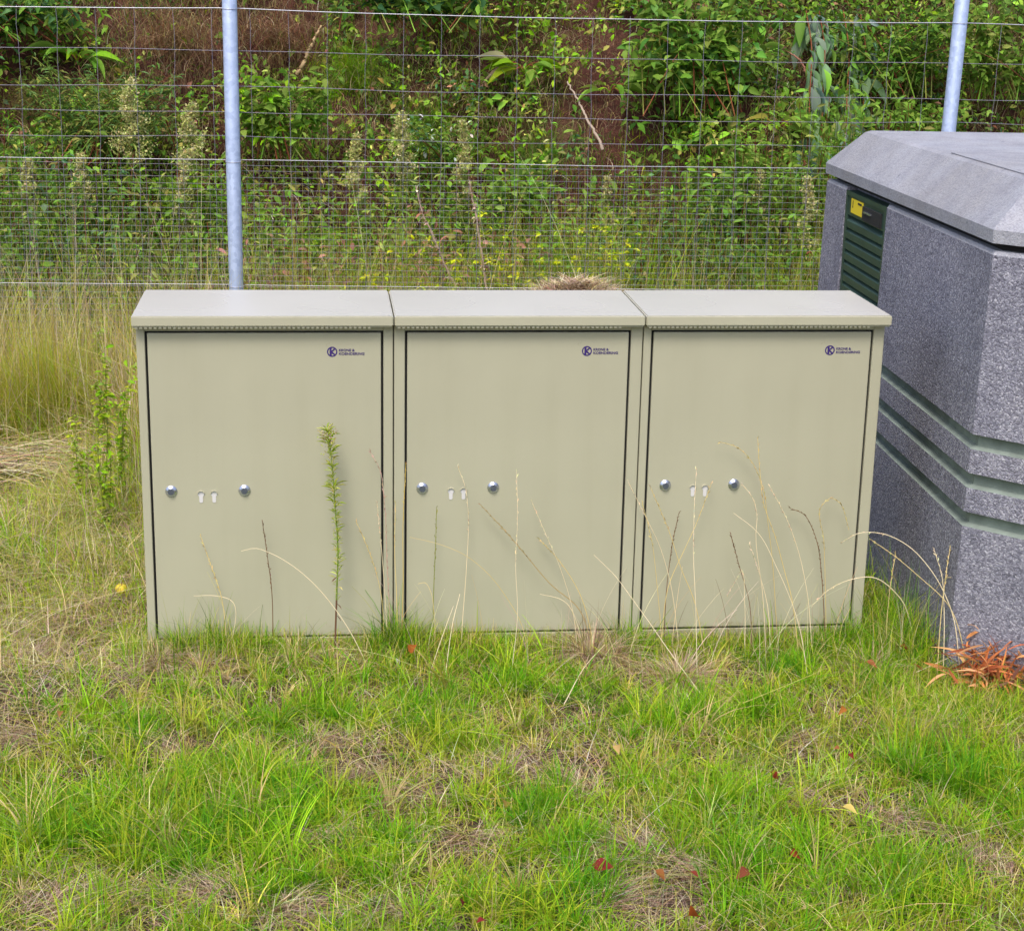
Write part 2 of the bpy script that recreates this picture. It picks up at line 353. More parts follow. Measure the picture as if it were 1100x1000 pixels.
# ---------------------------------------------------------------- cabinets
CW = .70; DEP = .36
def text_mesh(txt, size):
    cu = bpy.data.curves.new('t', 'FONT'); cu.body = txt; cu.size = size; cu.extrude = .0003; cu.offset = size*.02
    to = bpy.data.objects.new('t', cu); COL.objects.link(to)
    dg = bpy.context.evaluated_depsgraph_get(); me = bpy.data.meshes.new_from_object(to.evaluated_get(dg))
    bpy.data.objects.remove(to); bm = bmesh.new(); bm.from_mesh(me); bpy.data.meshes.remove(me); return bm
def cabinet(i, label, dl, dr):
    x0 = CW*i; root = empty('utility_cabinet', (x0, 0, 0))
    tag(root, label, 'utility cabinet', 'beige utility cabinets in a row')
    g = .0016
    bm = bmesh.new()
    box(bm, g, CW-g, .030, DEP-.012, -.06, .955)                       # carcass
    box(bm, g, dl-.0065, .0, .0298, .006, .955, .0018)                 # front frame stiles
    box(bm, dr+.0065, CW-g, .0, .0298, .006, .955, .0018)
    box(bm, dl-.0064, dr+.0064, .0, .0298, .9405, .955)
    obj('body', bm, PAINT, root)
    bm = bmesh.new(); box(bm, g+.004, CW-g-.004, .0015, .0295, -.06, .0425, .0015); obj('plinth', bm, PAINT, root)
    bm = bmesh.new(); box(bm, dl-.0062, dr+.0062, .012, .0285, .044, .940); obj('door_gap_shade', bm, BLACK, root)  # black backing added so the gap round the door reads as deep shade
    # roof: sheet lid with front lip
    bm = bmesh.new(); a, c = -.0040+(.0026 if i else -.0026), CW+.0040-(.0026 if i < 2 else -.0026)
    if i: a = .0018
    if i < 2: c = CW-.0018
    hexa(bm, [(a, -.0312, .957), (c, -.0312, .957), (c, DEP, .957), (a, DEP, .957),
              (a, -.0312, .9862), (c, -.0312, .9862), (c, DEP, .9925), (a, DEP, .9925)])
    bmesh.ops.bevel(bm, geom=list(bm.edges), offset=.0032, segments=2, affect='EDGES')
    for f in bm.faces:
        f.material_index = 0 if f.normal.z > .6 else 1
    rf = obj('roof', bm, [PAINT_SKYLIT, PAINT], root)
    bm = bmesh.new(); k = int((c-a-.06)/.0128)
    for j in range(k): box(bm, a+.008+j*.0128, a+.008+j*.0128+.0078, -.0270, -.0245, .9515, .9568)
    box(bm, a+.004, c-.004, -.0244, -.0005, .9535, .9566)
    obj('vent_strip', bm, PAINT, rf)
    # door
    bm = bmesh.new(); box(bm, dl, dr, -.0005, .0285-.0170, .049, .9345, .0025, 2)
    door = obj('door', bm, PAINT, root)
    lx = (.0815, .2835); sx = (.163, .199)
    lz = .487
    for q in lx:
        bm = bmesh.new(); disc(bm, (q, -.0006, lz), .0168, .0020, r2=.0165, seg=32); disc(bm, (q, -.0027, lz), .0162, .0060, r2=.0100, seg=32)
        lk = obj('lock', bm, CHROME, door)
        bm = bmesh.new(); disc(bm, (q, -.0088, lz-.0002), .0090, .0012, r2=.0086); obj('lock_core', bm, DARKMETAL, lk)
    for q in sx:
        # keyhole-shaped pale cover plate: round head, narrower tail, with a rim added on top to shade it like a recess
        bm = bmesh.new(); c0 = (q, lz-.009)
        out = []
        for j in range(25):
            t_ = -.95+(math.pi+1.9)*j/24; out.append((c0[0]+.0088*math.cos(t_), c0[1]+.0088*math.sin(t_)))
        out += [(c0[0]-.0050, c0[1]-.0225), (c0[0]-.0025, c0[1]-.0255), (c0[0]+.0025, c0[1]-.0255), (c0[0]+.0050, c0[1]-.0225)]
        A = [bm.verts.new((p[0], -.0008, p[1])) for p in out]; B = [bm.verts.new((p[0], -.0016, p[1])) for p in out]
        bm.faces.new(B); n = len(out)
        for j in range(n): bm.faces.new((A[j], A[(j+1) % n], B[(j+1) % n], B[j]))
        bmesh.ops.recalc_face_normals(bm, faces=bm.faces)
        kp = obj('keyhole_cover', bm, PALE, door)
        bm = bmesh.new()
        for j in range(14):
            t0 = .25+(math.pi-.5)*j/14; t1 = .25+(math.pi-.5)*(j+1)/14
            P = []
            for yy in (-.0008, -.0055):
                for (tt_, rr_) in ((t0, .0086), (t0, .0102), (t1, .0102), (t1, .0086)):
                    P.append((c0[0]+rr_*math.cos(tt_), yy, c0[1]+rr_*math.sin(tt_)))
            hexa(bm, P)
        bmesh.ops.remove_doubles(bm, verts=bm.verts, dist=1e-5); bmesh.ops.recalc_face_normals(bm, faces=bm.faces)
        obj('keyhole_shade_rim', bm, BLACK if False else PAINT, kp)
    # emblem: violet ring with a K, two lines of lettering
    ex, ez = (.531, .541, .541)[i], .8815
    bm = bmesh.new(); yb = -.0006
    def ring(r0, r1, n=36):
        A = [[bm.verts.new((ex+r*math.cos(2*math.pi*j/n), yb-.0005, ez+r*math.sin(2*math.pi*j/n))) for j in range(n)] for r in (r0, r1)]
        for j in range(n): bm.faces.new((A[0][j], A[0][(j+1) % n], A[1][(j+1) % n], A[1][j]))
    ring(.0108, .0142)
    def stroke(x1, z1, x2, z2, w, dy):
        d = Vector((x2-x1, z2-z1)).normalized(); nx, nz = -d.y*w/2, d.x*w/2
        P = [(ex+x1+nx, ez+z1+nz), (ex+x1-nx, ez+z1-nz), (ex+x2-nx, ez+z2-nz), (ex+x2+nx, ez+z2+nz)]
        bm.faces.new([bm.verts.new((p[0], yb-.0005-dy, p[1])) for p in P])
    stroke(-.0042, -.0112, -.0042, .0112, .0056, .0002); stroke(-.0030, -.0005, .0088, .0098, .0040, .0003); stroke(-.0030, .0008, .0088, -.0098, .0044, .0004)
    em = obj('emblem', bm, INK, door)
    for line, zz in (('KRONE &', .0012), ('KOENDERING', -.0088)):
        bm = text_mesh(line, .0100)
        xs_ = [v.co.x for v in bm.verts]; w_ = max(xs_)-min(xs_); tgt = .0430 if '&' in line else .0700
        k_ = tgt/w_
        for v in bm.verts: v.co = Vector((ex+.0185+(v.co.x-min(xs_))*k_, yb-.0006-v.co.z, ez+zz+v.co.y*.95))
        obj('lettering', bm, INK, em)
    return root
cabinet(0, 'left one of three joined beige cabinets, with the tall green weed before its door', .0310, .6655)
cabinet(1, 'middle one of three joined beige steel cabinets, standing between the other two', .0380, .6590)
cabinet(2, 'right one of three joined beige cabinets, nearest the grey concrete station', .0300, .6600)

# ---------------------------------------------------------------- concrete station
SY = .05; SX0, SY0 = 2.288, -.266
ds = np.array([math.sin(SY), math.cos(SY)]); dn = np.array([math.cos(SY), -math.sin(SY)])   # along left face, into the building
TAP = .0189
def sp(s, n, z=1.205):    # s along the left face, n inward
    n2 = n-TAP*(1.205-z); q = np.array([SX0, SY0])+ds*s+dn*n2; return (q[0], q[1], z)
st = empty('transformer_station', (3.4, .6, 0))
tag(st, 'low grey concrete transformer station with chamfered roof edge and green louvre door', 'station')
def loc(bm):
    for v in bm.verts: v.co -= Vector(st.location)
LW, WX, CH = 1.85, 2.2, .42      # left face length, width, chamfer
def ringpts(off, z):
    # counter-clockwise plan outline of the walls, offset inward by off
    o = off; k = math.tan(math.pi/8)*o
    pts = [(k, o), (LW-o, o), (LW-o, WX-o), (-CH*.9+o+0, WX-o), (-CH*1.0+o, CH+k)]
    return [sp(a, b_, z) for a, b_ in pts]
def ringwall(bm, levels, caps=True, mi=None):
    rings = []
    for (off, z) in levels: rings.append([bm.verts.new(p) for p in ringpts(off, z)])
    for q in range(len(rings)-1):
        A, B = rings[q], rings[q+1]
        for j in range(5):
            f = bm.faces.new((A[j], A[(j+1) % 5], B[(j+1) % 5], B[j]))
            if mi: f.material_index = mi[q]
    if caps: bm.faces.new(rings[0][::-1]); bm.faces.new(rings[-1])
bm = bmesh.new()
lv = [(0, -.2)]
mi = []
for zb in (.437, .548, .658):
    lv += [(0, zb), (.022, zb+.007), (.022, zb+.040), (0, zb+.042)]; mi += [0, 1, 1, 1]
lv += [(0, 1.194), (.007, 1.205), (.03, 1.2052)]; mi += [0, 2, 2]
ringwall(bm, lv, True, mi)
bmesh.ops.recalc_face_normals(bm, faces=bm.faces); loc(bm)
wall = obj('wall', bm, [AGG, GROOVE, CONC], st)
# recess the louvre opening with a boolean-free trick: real opening cut by boolean cutter, then applied
cb = bmesh.new()
P = [sp(1.035, -.08, .22), sp(1.565, -.08, .22), sp(1.565, .06, .22), sp(1.035, .06, .22)]
P = [(p[0], p[1], z) for z in (.22, 1.30) for p in P]
hexa(cb, P); bmesh.ops.recalc_face_normals(cb, faces=cb.faces); loc(cb)
cut = obj('cutter', cb, AGG)
cut.location = st.location
md = wall.modifiers.new('b', 'BOOLEAN'); md.object = cut; md.operation = 'DIFFERENCE'; md.solver = 'EXACT'
bpy.context.view_layer.update()
dg = bpy.context.evaluated_depsgraph_get(); me2 = bpy.data.meshes.new_from_object(wall.evaluated_get(dg)); wall.modifiers.clear()
wall.data = me2; bpy.data.objects.remove(cut)
# dark gap band under the roof
bm = bmesh.new(); ringwall(bm, [(.03, 1.2049), (.03, 1.232)]); bmesh.ops.recalc_face_normals(bm, faces=bm.faces); loc(bm); obj('roof_joint', bm, BLACK, st)
# roof
bm = bmesh.new()
ringwall(bm, [(.02, 1.224), (-.006, 1.226), (-.008, 1.262), (.000, 1.272), (.100, 1.384), (.116, 1.391)], True)
bmesh.ops.recalc_face_normals(bm, faces=bm.faces); loc(bm)
roof = obj('roof', bm, CONC, st)
# slightly raised lighter near slab on top of the roof
bm = bmesh.new()
q = [sp(.81, .120, 1.392), sp(-.22, .120, 1.392), sp(-.26, .56, 1.392), sp(-.26, 1.9, 1.392), sp(.81, 1.9, 1.392)]
A = [bm.verts.new(p) for p in q]; Bv = [bm.verts.new((p[0], p[1], z)) for p, z in zip(q, (1.3945, 1.3945, 1.408, 1.42, 1.42))]
bm.faces.new(A); bm.faces.new(Bv)
for j in range(5): bm.faces.new((A[j], A[(j+1) % 5], Bv[(j+1) % 5], Bv[j]))
bmesh.ops.triangulate(bm, faces=[f for f in bm.faces if len(f.verts) > 4])
bmesh.ops.recalc_face_normals(bm, faces=bm.faces); loc(bm); obj('roof_slab', bm, CONC, roof)
# louvre door
dr_ = empty('d', (0, 0, 0)); bpy.data.objects.remove(dr_)
bm = bmesh.new()
def sbox(bm, s0, s1, n0, n1, z0, z1, tilt=0):
    P = [sp(s0, n0, 1.205), sp(s1, n0, 1.205), sp(s1, n1, 1.205), sp(s0, n1, 1.205)]
    hexa(bm, [(p[0]+(0), p[1], z0+(tilt if k_ > 1 else 0)) for k_, p in enumerate(P)]+[(p[0], p[1], z1+(tilt if k_ > 1 else 0)) for k_, p in enumerate(P)])
NB = -.012
sbox(bm, 1.040, 1.560, .040, .055, .23, 1.195)
sbox(bm, 1.040, 1.062, NB+.012, .0398, .23, 1.195); sbox(bm, 1.538, 1.560, NB+.012, .0398, .23, 1.195)
sbox(bm, 1.0622, 1.5378, NB+.012, .0398, 1.180, 1.195)
sbox(bm, 1.0622, 1.5378, NB+.016, .0398, 1.112, 1.1798)
bmesh.ops.recalc_face_normals(bm, faces=bm.faces); loc(bm); door = obj('louvre_door', bm, LOUV, st)
bm = bmesh.new(); z = 1.092
while z > .26:
    # slanted slat: outer edge low, inner edge high
    P0 = [sp(1.0624, .002), sp(1.5376, .002), sp(1.5376, .036), sp(1.0624, .036)]
    zo = [z-.004, z-.004, z+.022, z+.022]
    hexa(bm, [(p[0], p[1], a-.003) for p, a in zip(P0, zo)]+[(p[0], p[1], a+.003) for p, a in zip(P0, zo)])
    P0 = [sp(1.0624, .001), sp(1.5376, .001), sp(1.5376, .004), sp(1.0624, .004)]
    hexa(bm, [(p[0], p[1], z-.024) for p in P0]+[(p[0], p[1], z-.002) for p in P0])
    z -= .0385
bmesh.ops.recalc_face_normals(bm, faces=bm.faces); loc(bm); obj('louvre_slats', bm, LOUV, door)
bm = bmesh.new(); sbox(bm, 1.335, 1.490, .0016, .0038, 1.124, 1.174); bmesh.ops.recalc_face_normals(bm, faces=bm.faces); loc(bm)
stk = obj('warning_label', bm, YEL, door)
bm = bmesh.new()
sbox(bm, 1.350, 1.400, .0008, .0015, 1.161, 1.168)
bmesh.ops.recalc_face_normals(bm, faces=bm.faces); loc(bm); obj('label_heading', bm, BLACK, stk); bm = bmesh.new(); sbox(bm, 1.462, 1.469, .0008, .0015, 1.143, 1.168)
bmesh.ops.recalc_face_normals(bm, faces=bm.faces); loc(bm); obj('label_print', bm, BLACK, stk)
bm = bmesh.new(); sbox(bm, 1.095, 1.320, -.004, .0038, 1.118, 1.166); bmesh.ops.recalc_face_normals(bm, faces=bm.faces); loc(bm)
hd = obj('door_handle', bm, BLACK, door)
bm = bmesh.new(); sbox(bm, 1.20, 1.29, -.0085, -.0042, 1.146, 1.152); bmesh.ops.recalc_face_normals(bm, faces=bm.faces); loc(bm); obj('handle_pull', bm, CHROME, hd)

# ---------------------------------------------------------------- fence
FA = np.array([.152, 2.486]); FE = np.array([.9987, -.0509]); FE = FE/np.linalg.norm(FE)
fence = empty('wire_fence', (FA[0], FA[1], 0))
tag(fence, 'galvanised wire mesh fence with steel posts behind the cabinets', 'fence')
def fpnt(s, z, off=0.0): return np.array([FA[0]+FE[0]*s+FE[1]*off*-1, FA[1]+FE[1]*s+FE[0]*off, z])
SP = 2.96
for k in (-1, 0, 1, 2):
    bm = bmesh.new(); lx = {0: -.000, 1: .010}.get(k, .01)
    segs = 20; rings = []
    for z, r in ((-.3, .0295), (.2, .0295), (2.02, .0295), (2.032, .024), (2.034, 0.004)):
        dx = lx*(z-1.6); p = fpnt(SP*k+(.003 if k == 0 else .002), z, -.034)
        lean0 = 0.0
        rings.append([bm.verts.new((p[0]-FA[0]+dx*1.9*(1 if k == 1 else 0)+lean0*.9+r*math.cos(2*math.pi*j/segs), p[1]-FA[1]+r*math.sin(2*math.pi*j/segs), z)) for j in range(segs)])
    for a in range(len(rings)-1):
        for j in range(segs): bm.faces.new((rings[a][j], rings[a][(j+1) % segs], rings[a+1][(j+1) % segs], rings[a+1][j]))
    bm.faces.new(rings[-1])
    po = obj('post', bm, GALV, fence, True)
S0, S1 = -SP-.05, 2*SP+.05
def wire(s, pts, r, sides=4): tubes(s, pts, r, (1, 1, 1), sides)
cw = Soup()
def hwire(sp_, z, r, amp=.004, sag=0.0, off=0.0):
    ss = np.arange(S0, S1, .075); ph = rng.uniform(0, 6, 4)
    zz = z+amp*np.sin(ss*3.1+ph[0])*.6+amp*np.sin(ss*8+ph[1])*.4
    q = ((ss/SP) % 1); zz = zz-sag*4*q*(1-q)
    P = np.stack([FA[0]+FE[0]*ss, FA[1]+FE[1]*ss+off+amp*np.sin(ss*5+ph[2]), zz], 1); wire(sp_, P, r)
for z, r in ((1.605, .0011), (1.462, .0011), (1.362, .0010), (1.262, .0010)): hwire(cw, z, r, .004, .008)
for k, s in enumerate(np.arange(S0+.02, S1, .1535)):
    zz = np.linspace(.05, 1.765, 24); j = rng.normal(0, .002, 24)
    wire(cw, np.stack([FA[0]+FE[0]*(s+j), FA[1]+FE[1]*s+.002+rng.normal(0, .002, 24), zz], 1), .0009)
cw.build('coarse_mesh', WIRE, fence)
fm = Soup(); z = 1.148
while z > .06:
    hwire(fm, z, .00068, .0022, 0, -.004); z -= .0252
for s in np.arange(S0+.02, S1, .0507):
    n = 40; zz = np.linspace(.05, 1.166, n); ph = rng.uniform(0, 6)
    wire(fm, np.stack([FA[0]+FE[0]*s+.002*np.sin(zz*7+ph), FA[1]+FE[1]*s-.003+.002*np.sin(zz*9+ph), zz], 1), .00058)
fm.build('fine_mesh', WIRE, fence)
for z, r, sg in ((1.767, .0019, .014), (1.170, .0014, .004), (.655, .0014, .004)):
    tw = Soup(); hwire(tw, z, r, .0015, sg, -.006); tw.build('tension_wire', WIREB, fence)
for k in (0, 1):
    for z in (1.767, 1.166, .655):
        tw = Soup(); a = np.linspace(0, 2*math.pi, 24)
        cx_ = SP*k+(.003 if k == 0 else .002+.010*1.9*(z-1.6))
        c_ = fpnt(cx_, z, -.034); wire(tw, np.stack([c_[0]+.031*np.cos(a), c_[1]+.031*np.sin(a), z+.003*np.sin(a)], 1), .0012)
        tw.build('wire_tie', WIREB, fence)

# ---------------------------------------------------------------- vegetation palettes (linear albedo)
G1 = (.125, .325, .008); G2 = (.245, .445, .014); G3 = (.39, .49, .028); YG = (.44, .42, .07)
STRAW = (.62, .50, .23); PALES = (.72, .62, .42); PINK = (.50, .35, .28); BROWN = (.20, .12, .065); DKB = (.085, .05, .035)
GOLD = (.56, .42, .12); DG = (.075, .165, .026); MG = (.165, .29, .036); BG = (.09, .19, .075); OLIVE = (.26, .29, .07); RUST = (.22, .075, .035)

def pts_in(n, x0, x1, y0, y1):
    x = rng.uniform(x0, x1, n); y = rng.uniform(y0, y1, n); return x, y
def outside_solid(x, y):
    cab = (x > -.01) & (x < 2.11) & (y > -.004) & (y < .37)
    n_ = (x-SX0)*dn[0]+(y-SY0)*dn[1]; s_ = (x-SX0)*ds[0]+(y-SY0)*ds[1]
    stn = (n_ > -.03) & (s_ < LW+.02) & (s_ > -CH-.05) & (n_+s_ > -.03)
    return ~(cab | stn)
# ------------------------------------------------------------ lawn
TUFTS = [(110, 895, .17, 1.5), (215, 905, .12, 1.25), (300, 870, .16, 1.3), (250, 835, .12, 1.0), (565, 885, .10, 1.1), (640, 920, .08, .9), (600, 975, .12, 1.2),
         (1010, 830, .10, 1.6), (1075, 845, .10, 1.2), (840, 930, .15, 1.2), (740, 890, .13, .9), (450, 760, .12, 1.0), (700, 775, .10, 1.0),
         (130, 790, .12, .9), (540, 740, .10, 1.0), (760, 760, .12, 1.0), (30, 880, .12, .8), (410, 940, .1, .8), (960, 940, .12, .9), (20, 600, .10, 1.2),
         (330, 770, .1, .9), (640, 740, .1, .8), (850, 720, .1, 1.1), (890, 700, .1, 1.2), (960, 730, .1, 1.0), (280, 960, .1, .7), (800, 980, .1, .8)]
TH = [(30, 610, .16), (95, 590, .12), (70, 670, .14), (120, 640, .08), (450, 860, .07), (330, 900, .05), (560, 830, .05), (960, 880, .06), (1060, 930, .08), (180, 800, .05), (620, 850, .05), (165, 705, .09), (210, 700, .06), (645, 695, .06), (735, 755, .07), (690, 925, .13), (20, 790, .08), (340, 800, .06), (395, 830, .06), (60, 970, .10), (420, 985, .08),
      (230, 960, .09), (130, 960, .07), (860, 790, .06), (500, 905, .05), (1000, 790, .07), (880, 870, .05), (760, 940, .07), (40, 700, .08), (650, 970, .10), (900, 960, .06), (300, 980, .08)]
tf = np.array([[*onz(u, v)[:2], r, a] for u, v, r, a in TUFTS]); th = np.array([[*onz(u, v)[:2], r] for u, v, r in TH])
lawn = Soup()
def greenness(x, y):
    g = .19+fbm(x, y, 2.6, 3)*.50+1.45*(fbm(x, y, 9, 11)-.5)
    for X, Y, r, a in tf: g = g+.22*a*np.exp(-((x-X)**2+(y-Y)**2)/(r*r*2.2))
    for X, Y, r in th: g = g-.34*np.exp(-((x-X)**2+((y-Y)*.8)**2)/(r*r*.7))
    g = g-.18*np.clip((-.35-x)/.5, 0, 1)*np.clip((y+.7)/.5, 0, 1)
    return g
N = 150000
x, y = pts_in(N, -2.0, 3.3, -2.2, .75)
okm = outside_solid(x, y) & (rng.random(N) < np.clip(1.15-.30*(y+1.2), .55, 1))
x, y = x[okm], y[okm]; g = greenness(x, y)
cl = fbm(x, y, 22, 5)
# (a) dead thatch lying low, everywhere; thick where not green
sel = rng.random(len(x)) < np.clip(.42-(g-.45)*1.4, .10, .75)
bx, by, gg = x[sel], y[sel], g[sel]; k = len(bx)
base = np.stack([bx, by, gz(bx, by)+rng.uniform(0, .022, k)], 1)
C = pick([STRAW, PINK, PALES, BROWN, YG, OLIVE], [2.4, 4.0, 1.6, 2.0, 2.0, 1.0], k, .32)
blades(lawn, base, rng.uniform(.015, .045, k), rng.uniform(.0012, .0026, k), rng.uniform(1.2, 3.8, k), rng.uniform(0, 2*math.pi, k), C, 3, .3)
# (b) living blades
sel = rng.random(len(x)) < np.clip(.50+(g-.38)*2.2, .08, 1)*np.clip(.45+cl*1.25, .4, 1)
bx, by, gg = x[sel], y[sel], g[sel]; k = len(bx)
base = np.stack([bx, by, gz(bx, by)], 1)
hh = (.024+.050*np.clip(gg, 0, 1.1)**1.3)*rng.lognormal(0, .36, k)
wt = np.clip((gg-.45)*1.9, 0, 1)
C1 = pick([G1, G2, G3], [1.4, 3, 2], k, .2); C2 = pick([G3, YG, G2, STRAW], [3, 3, 1.6, 1.8], k, .25)
C = np.where((rng.random(k) < wt)[:, None], C1, C2)
blades(lawn, base, hh, rng.uniform(.0020, .0042, k), np.abs(rng.normal(.6, .45, k)), rng.uniform(0, 2*math.pi, k), C, 4, 1)
# (b2) small tussocks: many blades from one foot, one colour family each
nt_ = 9500; tx_, ty_ = pts_in(nt_, -1.9, 3.2, -2.1, .5); gt = greenness(tx_, ty_); kp_ = outside_solid(tx_, ty_) & (rng.random(nt_) < np.clip(.35+(gt-.3)*1.6, .12, 1)); tx_, ty_, gt = tx_[kp_], ty_[kp_], gt[kp_]
nb_ = 16; nt_ = len(tx_); pal_ = np.array([G1, G2, G3, YG, STRAW, (.30, .42, .10)]); pi_ = rng.choice(6, nt_, p=[.16, .32, .24, .14, .07, .07])
ct_ = np.repeat(pal_[pi_]*np.exp(rng.normal(0, .18, (nt_, 1))), nb_, 0); k = nt_*nb_
ct_ = np.clip(ct_*np.exp(rng.normal(0, .14, (k, 1)))*np.exp(rng.normal(0, .05, (k, 3))), 0, .95)
ht_ = np.repeat((.030+.050*np.clip(gt, .1, 1.2))*rng.lognormal(0, .35, nt_), nb_)*rng.lognormal(0, .25, k); az_ = rng.uniform(0, 6.28, k)
bx = np.repeat(tx_, nb_)+np.cos(az_)*np.abs(rng.normal(0, .007, k)); by = np.repeat(ty_, nb_)+np.sin(az_)*np.abs(rng.normal(0, .007, k))
blades(lawn, np.stack([bx, by, gz(bx, by)], 1), ht_, rng.uniform(.0026, .0050, k), np.abs(rng.normal(.7, .35, k)), az_, ct_, 5, 1.1)
# (c) strong tufts
for X, Y, r, a in tf:
    for sub in range(8):
        X2, Y2 = X+rng.normal(0, r*.75), Y+rng.normal(0, r*.6); k = int(40+55*a)
        th_ = rng.uniform(0, 2*math.pi, k); rr_ = np.abs(rng.normal(0, r*.2, k))
        bx, by = X2+rr_*np.cos(th_), Y2+rr_*np.sin(th_); m_ = outside_solid(bx, by); bx, by, th_, k = bx[m_], by[m_], th_[m_], m_.sum()
        base = np.stack([bx, by, gz(bx, by)], 1)
        C = pick([G1, G2, (.10, .33, .015)], [2, 2, 2.2 if a > 1 else .6], k, .14)
        blades(lawn, base, .060*(.5+.5*a)*rng.lognormal(.1, .3, k), rng.uniform(.0022, .0042, k), np.abs(rng.normal(.55, .25, k)), th_+rng.normal(0, .5, k), C, 5, 1)
# (d) thatch clumps with combed direction
for X, Y, r in th:
    k = int(300*(r/.07)**1.3); th_ = rng.uniform(0, 6.28); a_ = rng.normal(0, 1, k); b_ = rng.normal(0, 1, k)
    bx, by = X+a_*r*.55, Y+b_*r*.40; m_ = outside_solid(bx, by); bx, by, k = bx[m_], by[m_], m_.sum()
    base = np.stack([bx, by, gz(bx, by)+rng.uniform(0, .030, k)*np.exp(-((bx-X)**2+(by-Y)**2)/(r*r))], 1)
    C = pick([PINK, STRAW, PALES, BROWN, DKB], [4, 1.4, 1.6, 1.6, 1.6], k, .28)
    blades(lawn, base, rng.uniform(.02, .05, k), rng.uniform(.0011, .0024, k), rng.uniform(.8, 3.5, k), th_+rng.normal(0, .9, k), C, 4, .5)
# (e) sparse longer blades, green and straw, and long lying straws
k = 7000; x, y = pts_in(k, -1.9, 3.2, -2.0, .6); m_ = outside_solid(x, y); x, y = x[m_], y[m_]; k = len(x)
base = np.stack([x, y, gz(x, y)], 1)
blades(lawn, base, rng.uniform(.06, .13, k), rng.uniform(.0014, .0026, k), np.abs(rng.normal(.8, .5, k)), rng.uniform(0, 6.28, k), pick([G2, G3, STRAW, PALES, YG], [2, 2, 2, 1.4, 1.5], k, .2), 6, 1)
k = 1500; x, y = pts_in(k, -1.9, 3.2, -2.0, .6); m_ = outside_solid(x, y); x, y = x[m_], y[m_]; k = len(x)
base = np.stack([x, y, gz(x, y)+.02], 1)
blades(lawn, base, rng.uniform(.02, .05, k), rng.uniform(.0012, .0020, k), rng.uniform(2, 6, k), rng.uniform(0, 6.28, k), pick([STRAW, PALES, YG], [2, 2, 1], k, .2), 7, .15, .6)
k = 3600; x, y = pts_in(k, -2.2, .0, -.55, 1.9); m_ = outside_solid(x, y); x, y = x[m_], y[m_]; k = len(x)
blades(lawn, np.stack([x, y, gz(x, y)+rng.uniform(.02, .09, k)*np.clip(.5+y, .3, 1.4)], 1), rng.uniform(.03, .07, k), rng.uniform(.0016, .0028, k), rng.uniform(2.5, 5.5, k), np.where(rng.random(k) < .5, rng.normal(.2, .7, k), rng.normal(3.3, .7, k)), pick([PALES, PINK, STRAW, YG], [2.4, 2.6, 1.6, .8], k, .2), 8, .2, .7)
# (f) fringe along the feet of cabinets and station
k = 5200; k = 9000; x = rng.uniform(-.06, 2.22, k); y = -np.abs(rng.normal(.0, .055, k))-.008; m_ = outside_solid(x, y); x, y = x[m_], y[m_]; k = len(x)
fr = vnoise(x, y*0, 5.5, 40)
base = np.stack([x, y, gz(x, y)], 1)
blades(lawn, base, rng.uniform(.035, .085, k)*(.55+1.25*fr), rng.uniform(.0018, .0036, k), np.abs(rng.normal(.45, .3, k)), rng.uniform(0, 6.28, k), pick([G1, G2, G3, YG, STRAW], [1.6, 2, 2, 1.6, 1.6], k, .2), 5, 1)
for cx_, amp in ((.10, 1.5), (.19, 1.7), (.33, 1.1), (.43, 1.2), (.65, 1.3), (.70, 1.9), (.74, 1.5), (.98, .9), (1.22, 1.1), (1.36, 1.8), (1.42, 1.5), (1.60, 1.1), (1.75, 1.0), (1.9, 1.1), (2.04, 1.8), (2.12, 2.2), (2.18, 2.4), (2.24, 2.4)):
    k = int(110*amp); x = cx_+rng.normal(0, .016, k); y = -.03-np.abs(rng.normal(0, .025, k)) if cx_ < 2.1 else rng.uniform(-.25, .15, k)
    m_ = outside_solid(x, y); x, y = x[m_], y[m_]; k = len(x)
    blades(lawn, np.stack([x, y, gz(x, y)], 1), .075*amp*rng.lognormal(0, .3, k), rng.uniform(.0016, .0028, k), np.abs(rng.normal(.5, .3, k)), rng.uniform(0, 6.28, k), pick([G1, G2, G3, (.07, .17, .02), STRAW], [2, 2, 1.5, 2, 1.0], k, .2), 6, 1)
# fine dry stems rising before the doors
k = 150; x = np.where(rng.random(k) < .65, rng.normal(1.75, .28, k), rng.uniform(0, 2.2, k)); y = -rng.uniform(.02, .22, k); m_ = (x > .0) & (x < 2.3); x, y = x[m_], y[m_]; k = len(x)
blades(lawn, np.stack([x, y, gz(x, y)], 1), rng.uniform(.10, .33, k), rng.uniform(.0012, .0020, k), np.abs(rng.normal(.3, .3, k)), np.where(rng.random(k) < .5, rng.normal(0, .5, k), rng.normal(math.pi, .5, k)), pick([PALES, STRAW, PINK, BROWN], [3, 2, 1.2, .8], k, .15), 9, .7, .7)
# dry clumps at the cabinet feet
for cx_, cy_, kk_, hh_ in ((.04, -.10, 700, .05), (.16, -.13, 600, .045), (.42, -.09, 420, .05), (.52, -.12, 300, .04), (1.27, -.09, 1100, .085), (1.33, -.12, 420, .06), (1.50, -.24, 800, .07), (.55, -.10, 200, .04), (2.05, -.25, 300, .07)):
    a_ = rng.uniform(0, 6.28, kk_); r_ = np.abs(rng.normal(0, .03, kk_)); x = cx_+np.cos(a_)*r_*1.3; y = cy_+np.sin(a_)*r_
    blades(lawn, np.stack([x, y, gz(x, y)+rng.uniform(0, .02, kk_)], 1), hh_*1.25*rng.lognormal(0, .3, kk_), rng.uniform(.0015, .0030, kk_), np.abs(rng.normal(1.0, .5, kk_)), a_, pick([PINK, PALES, STRAW, BROWN], [3, 1.6, 1.4, 1], kk_, .22), 6, 1.3)
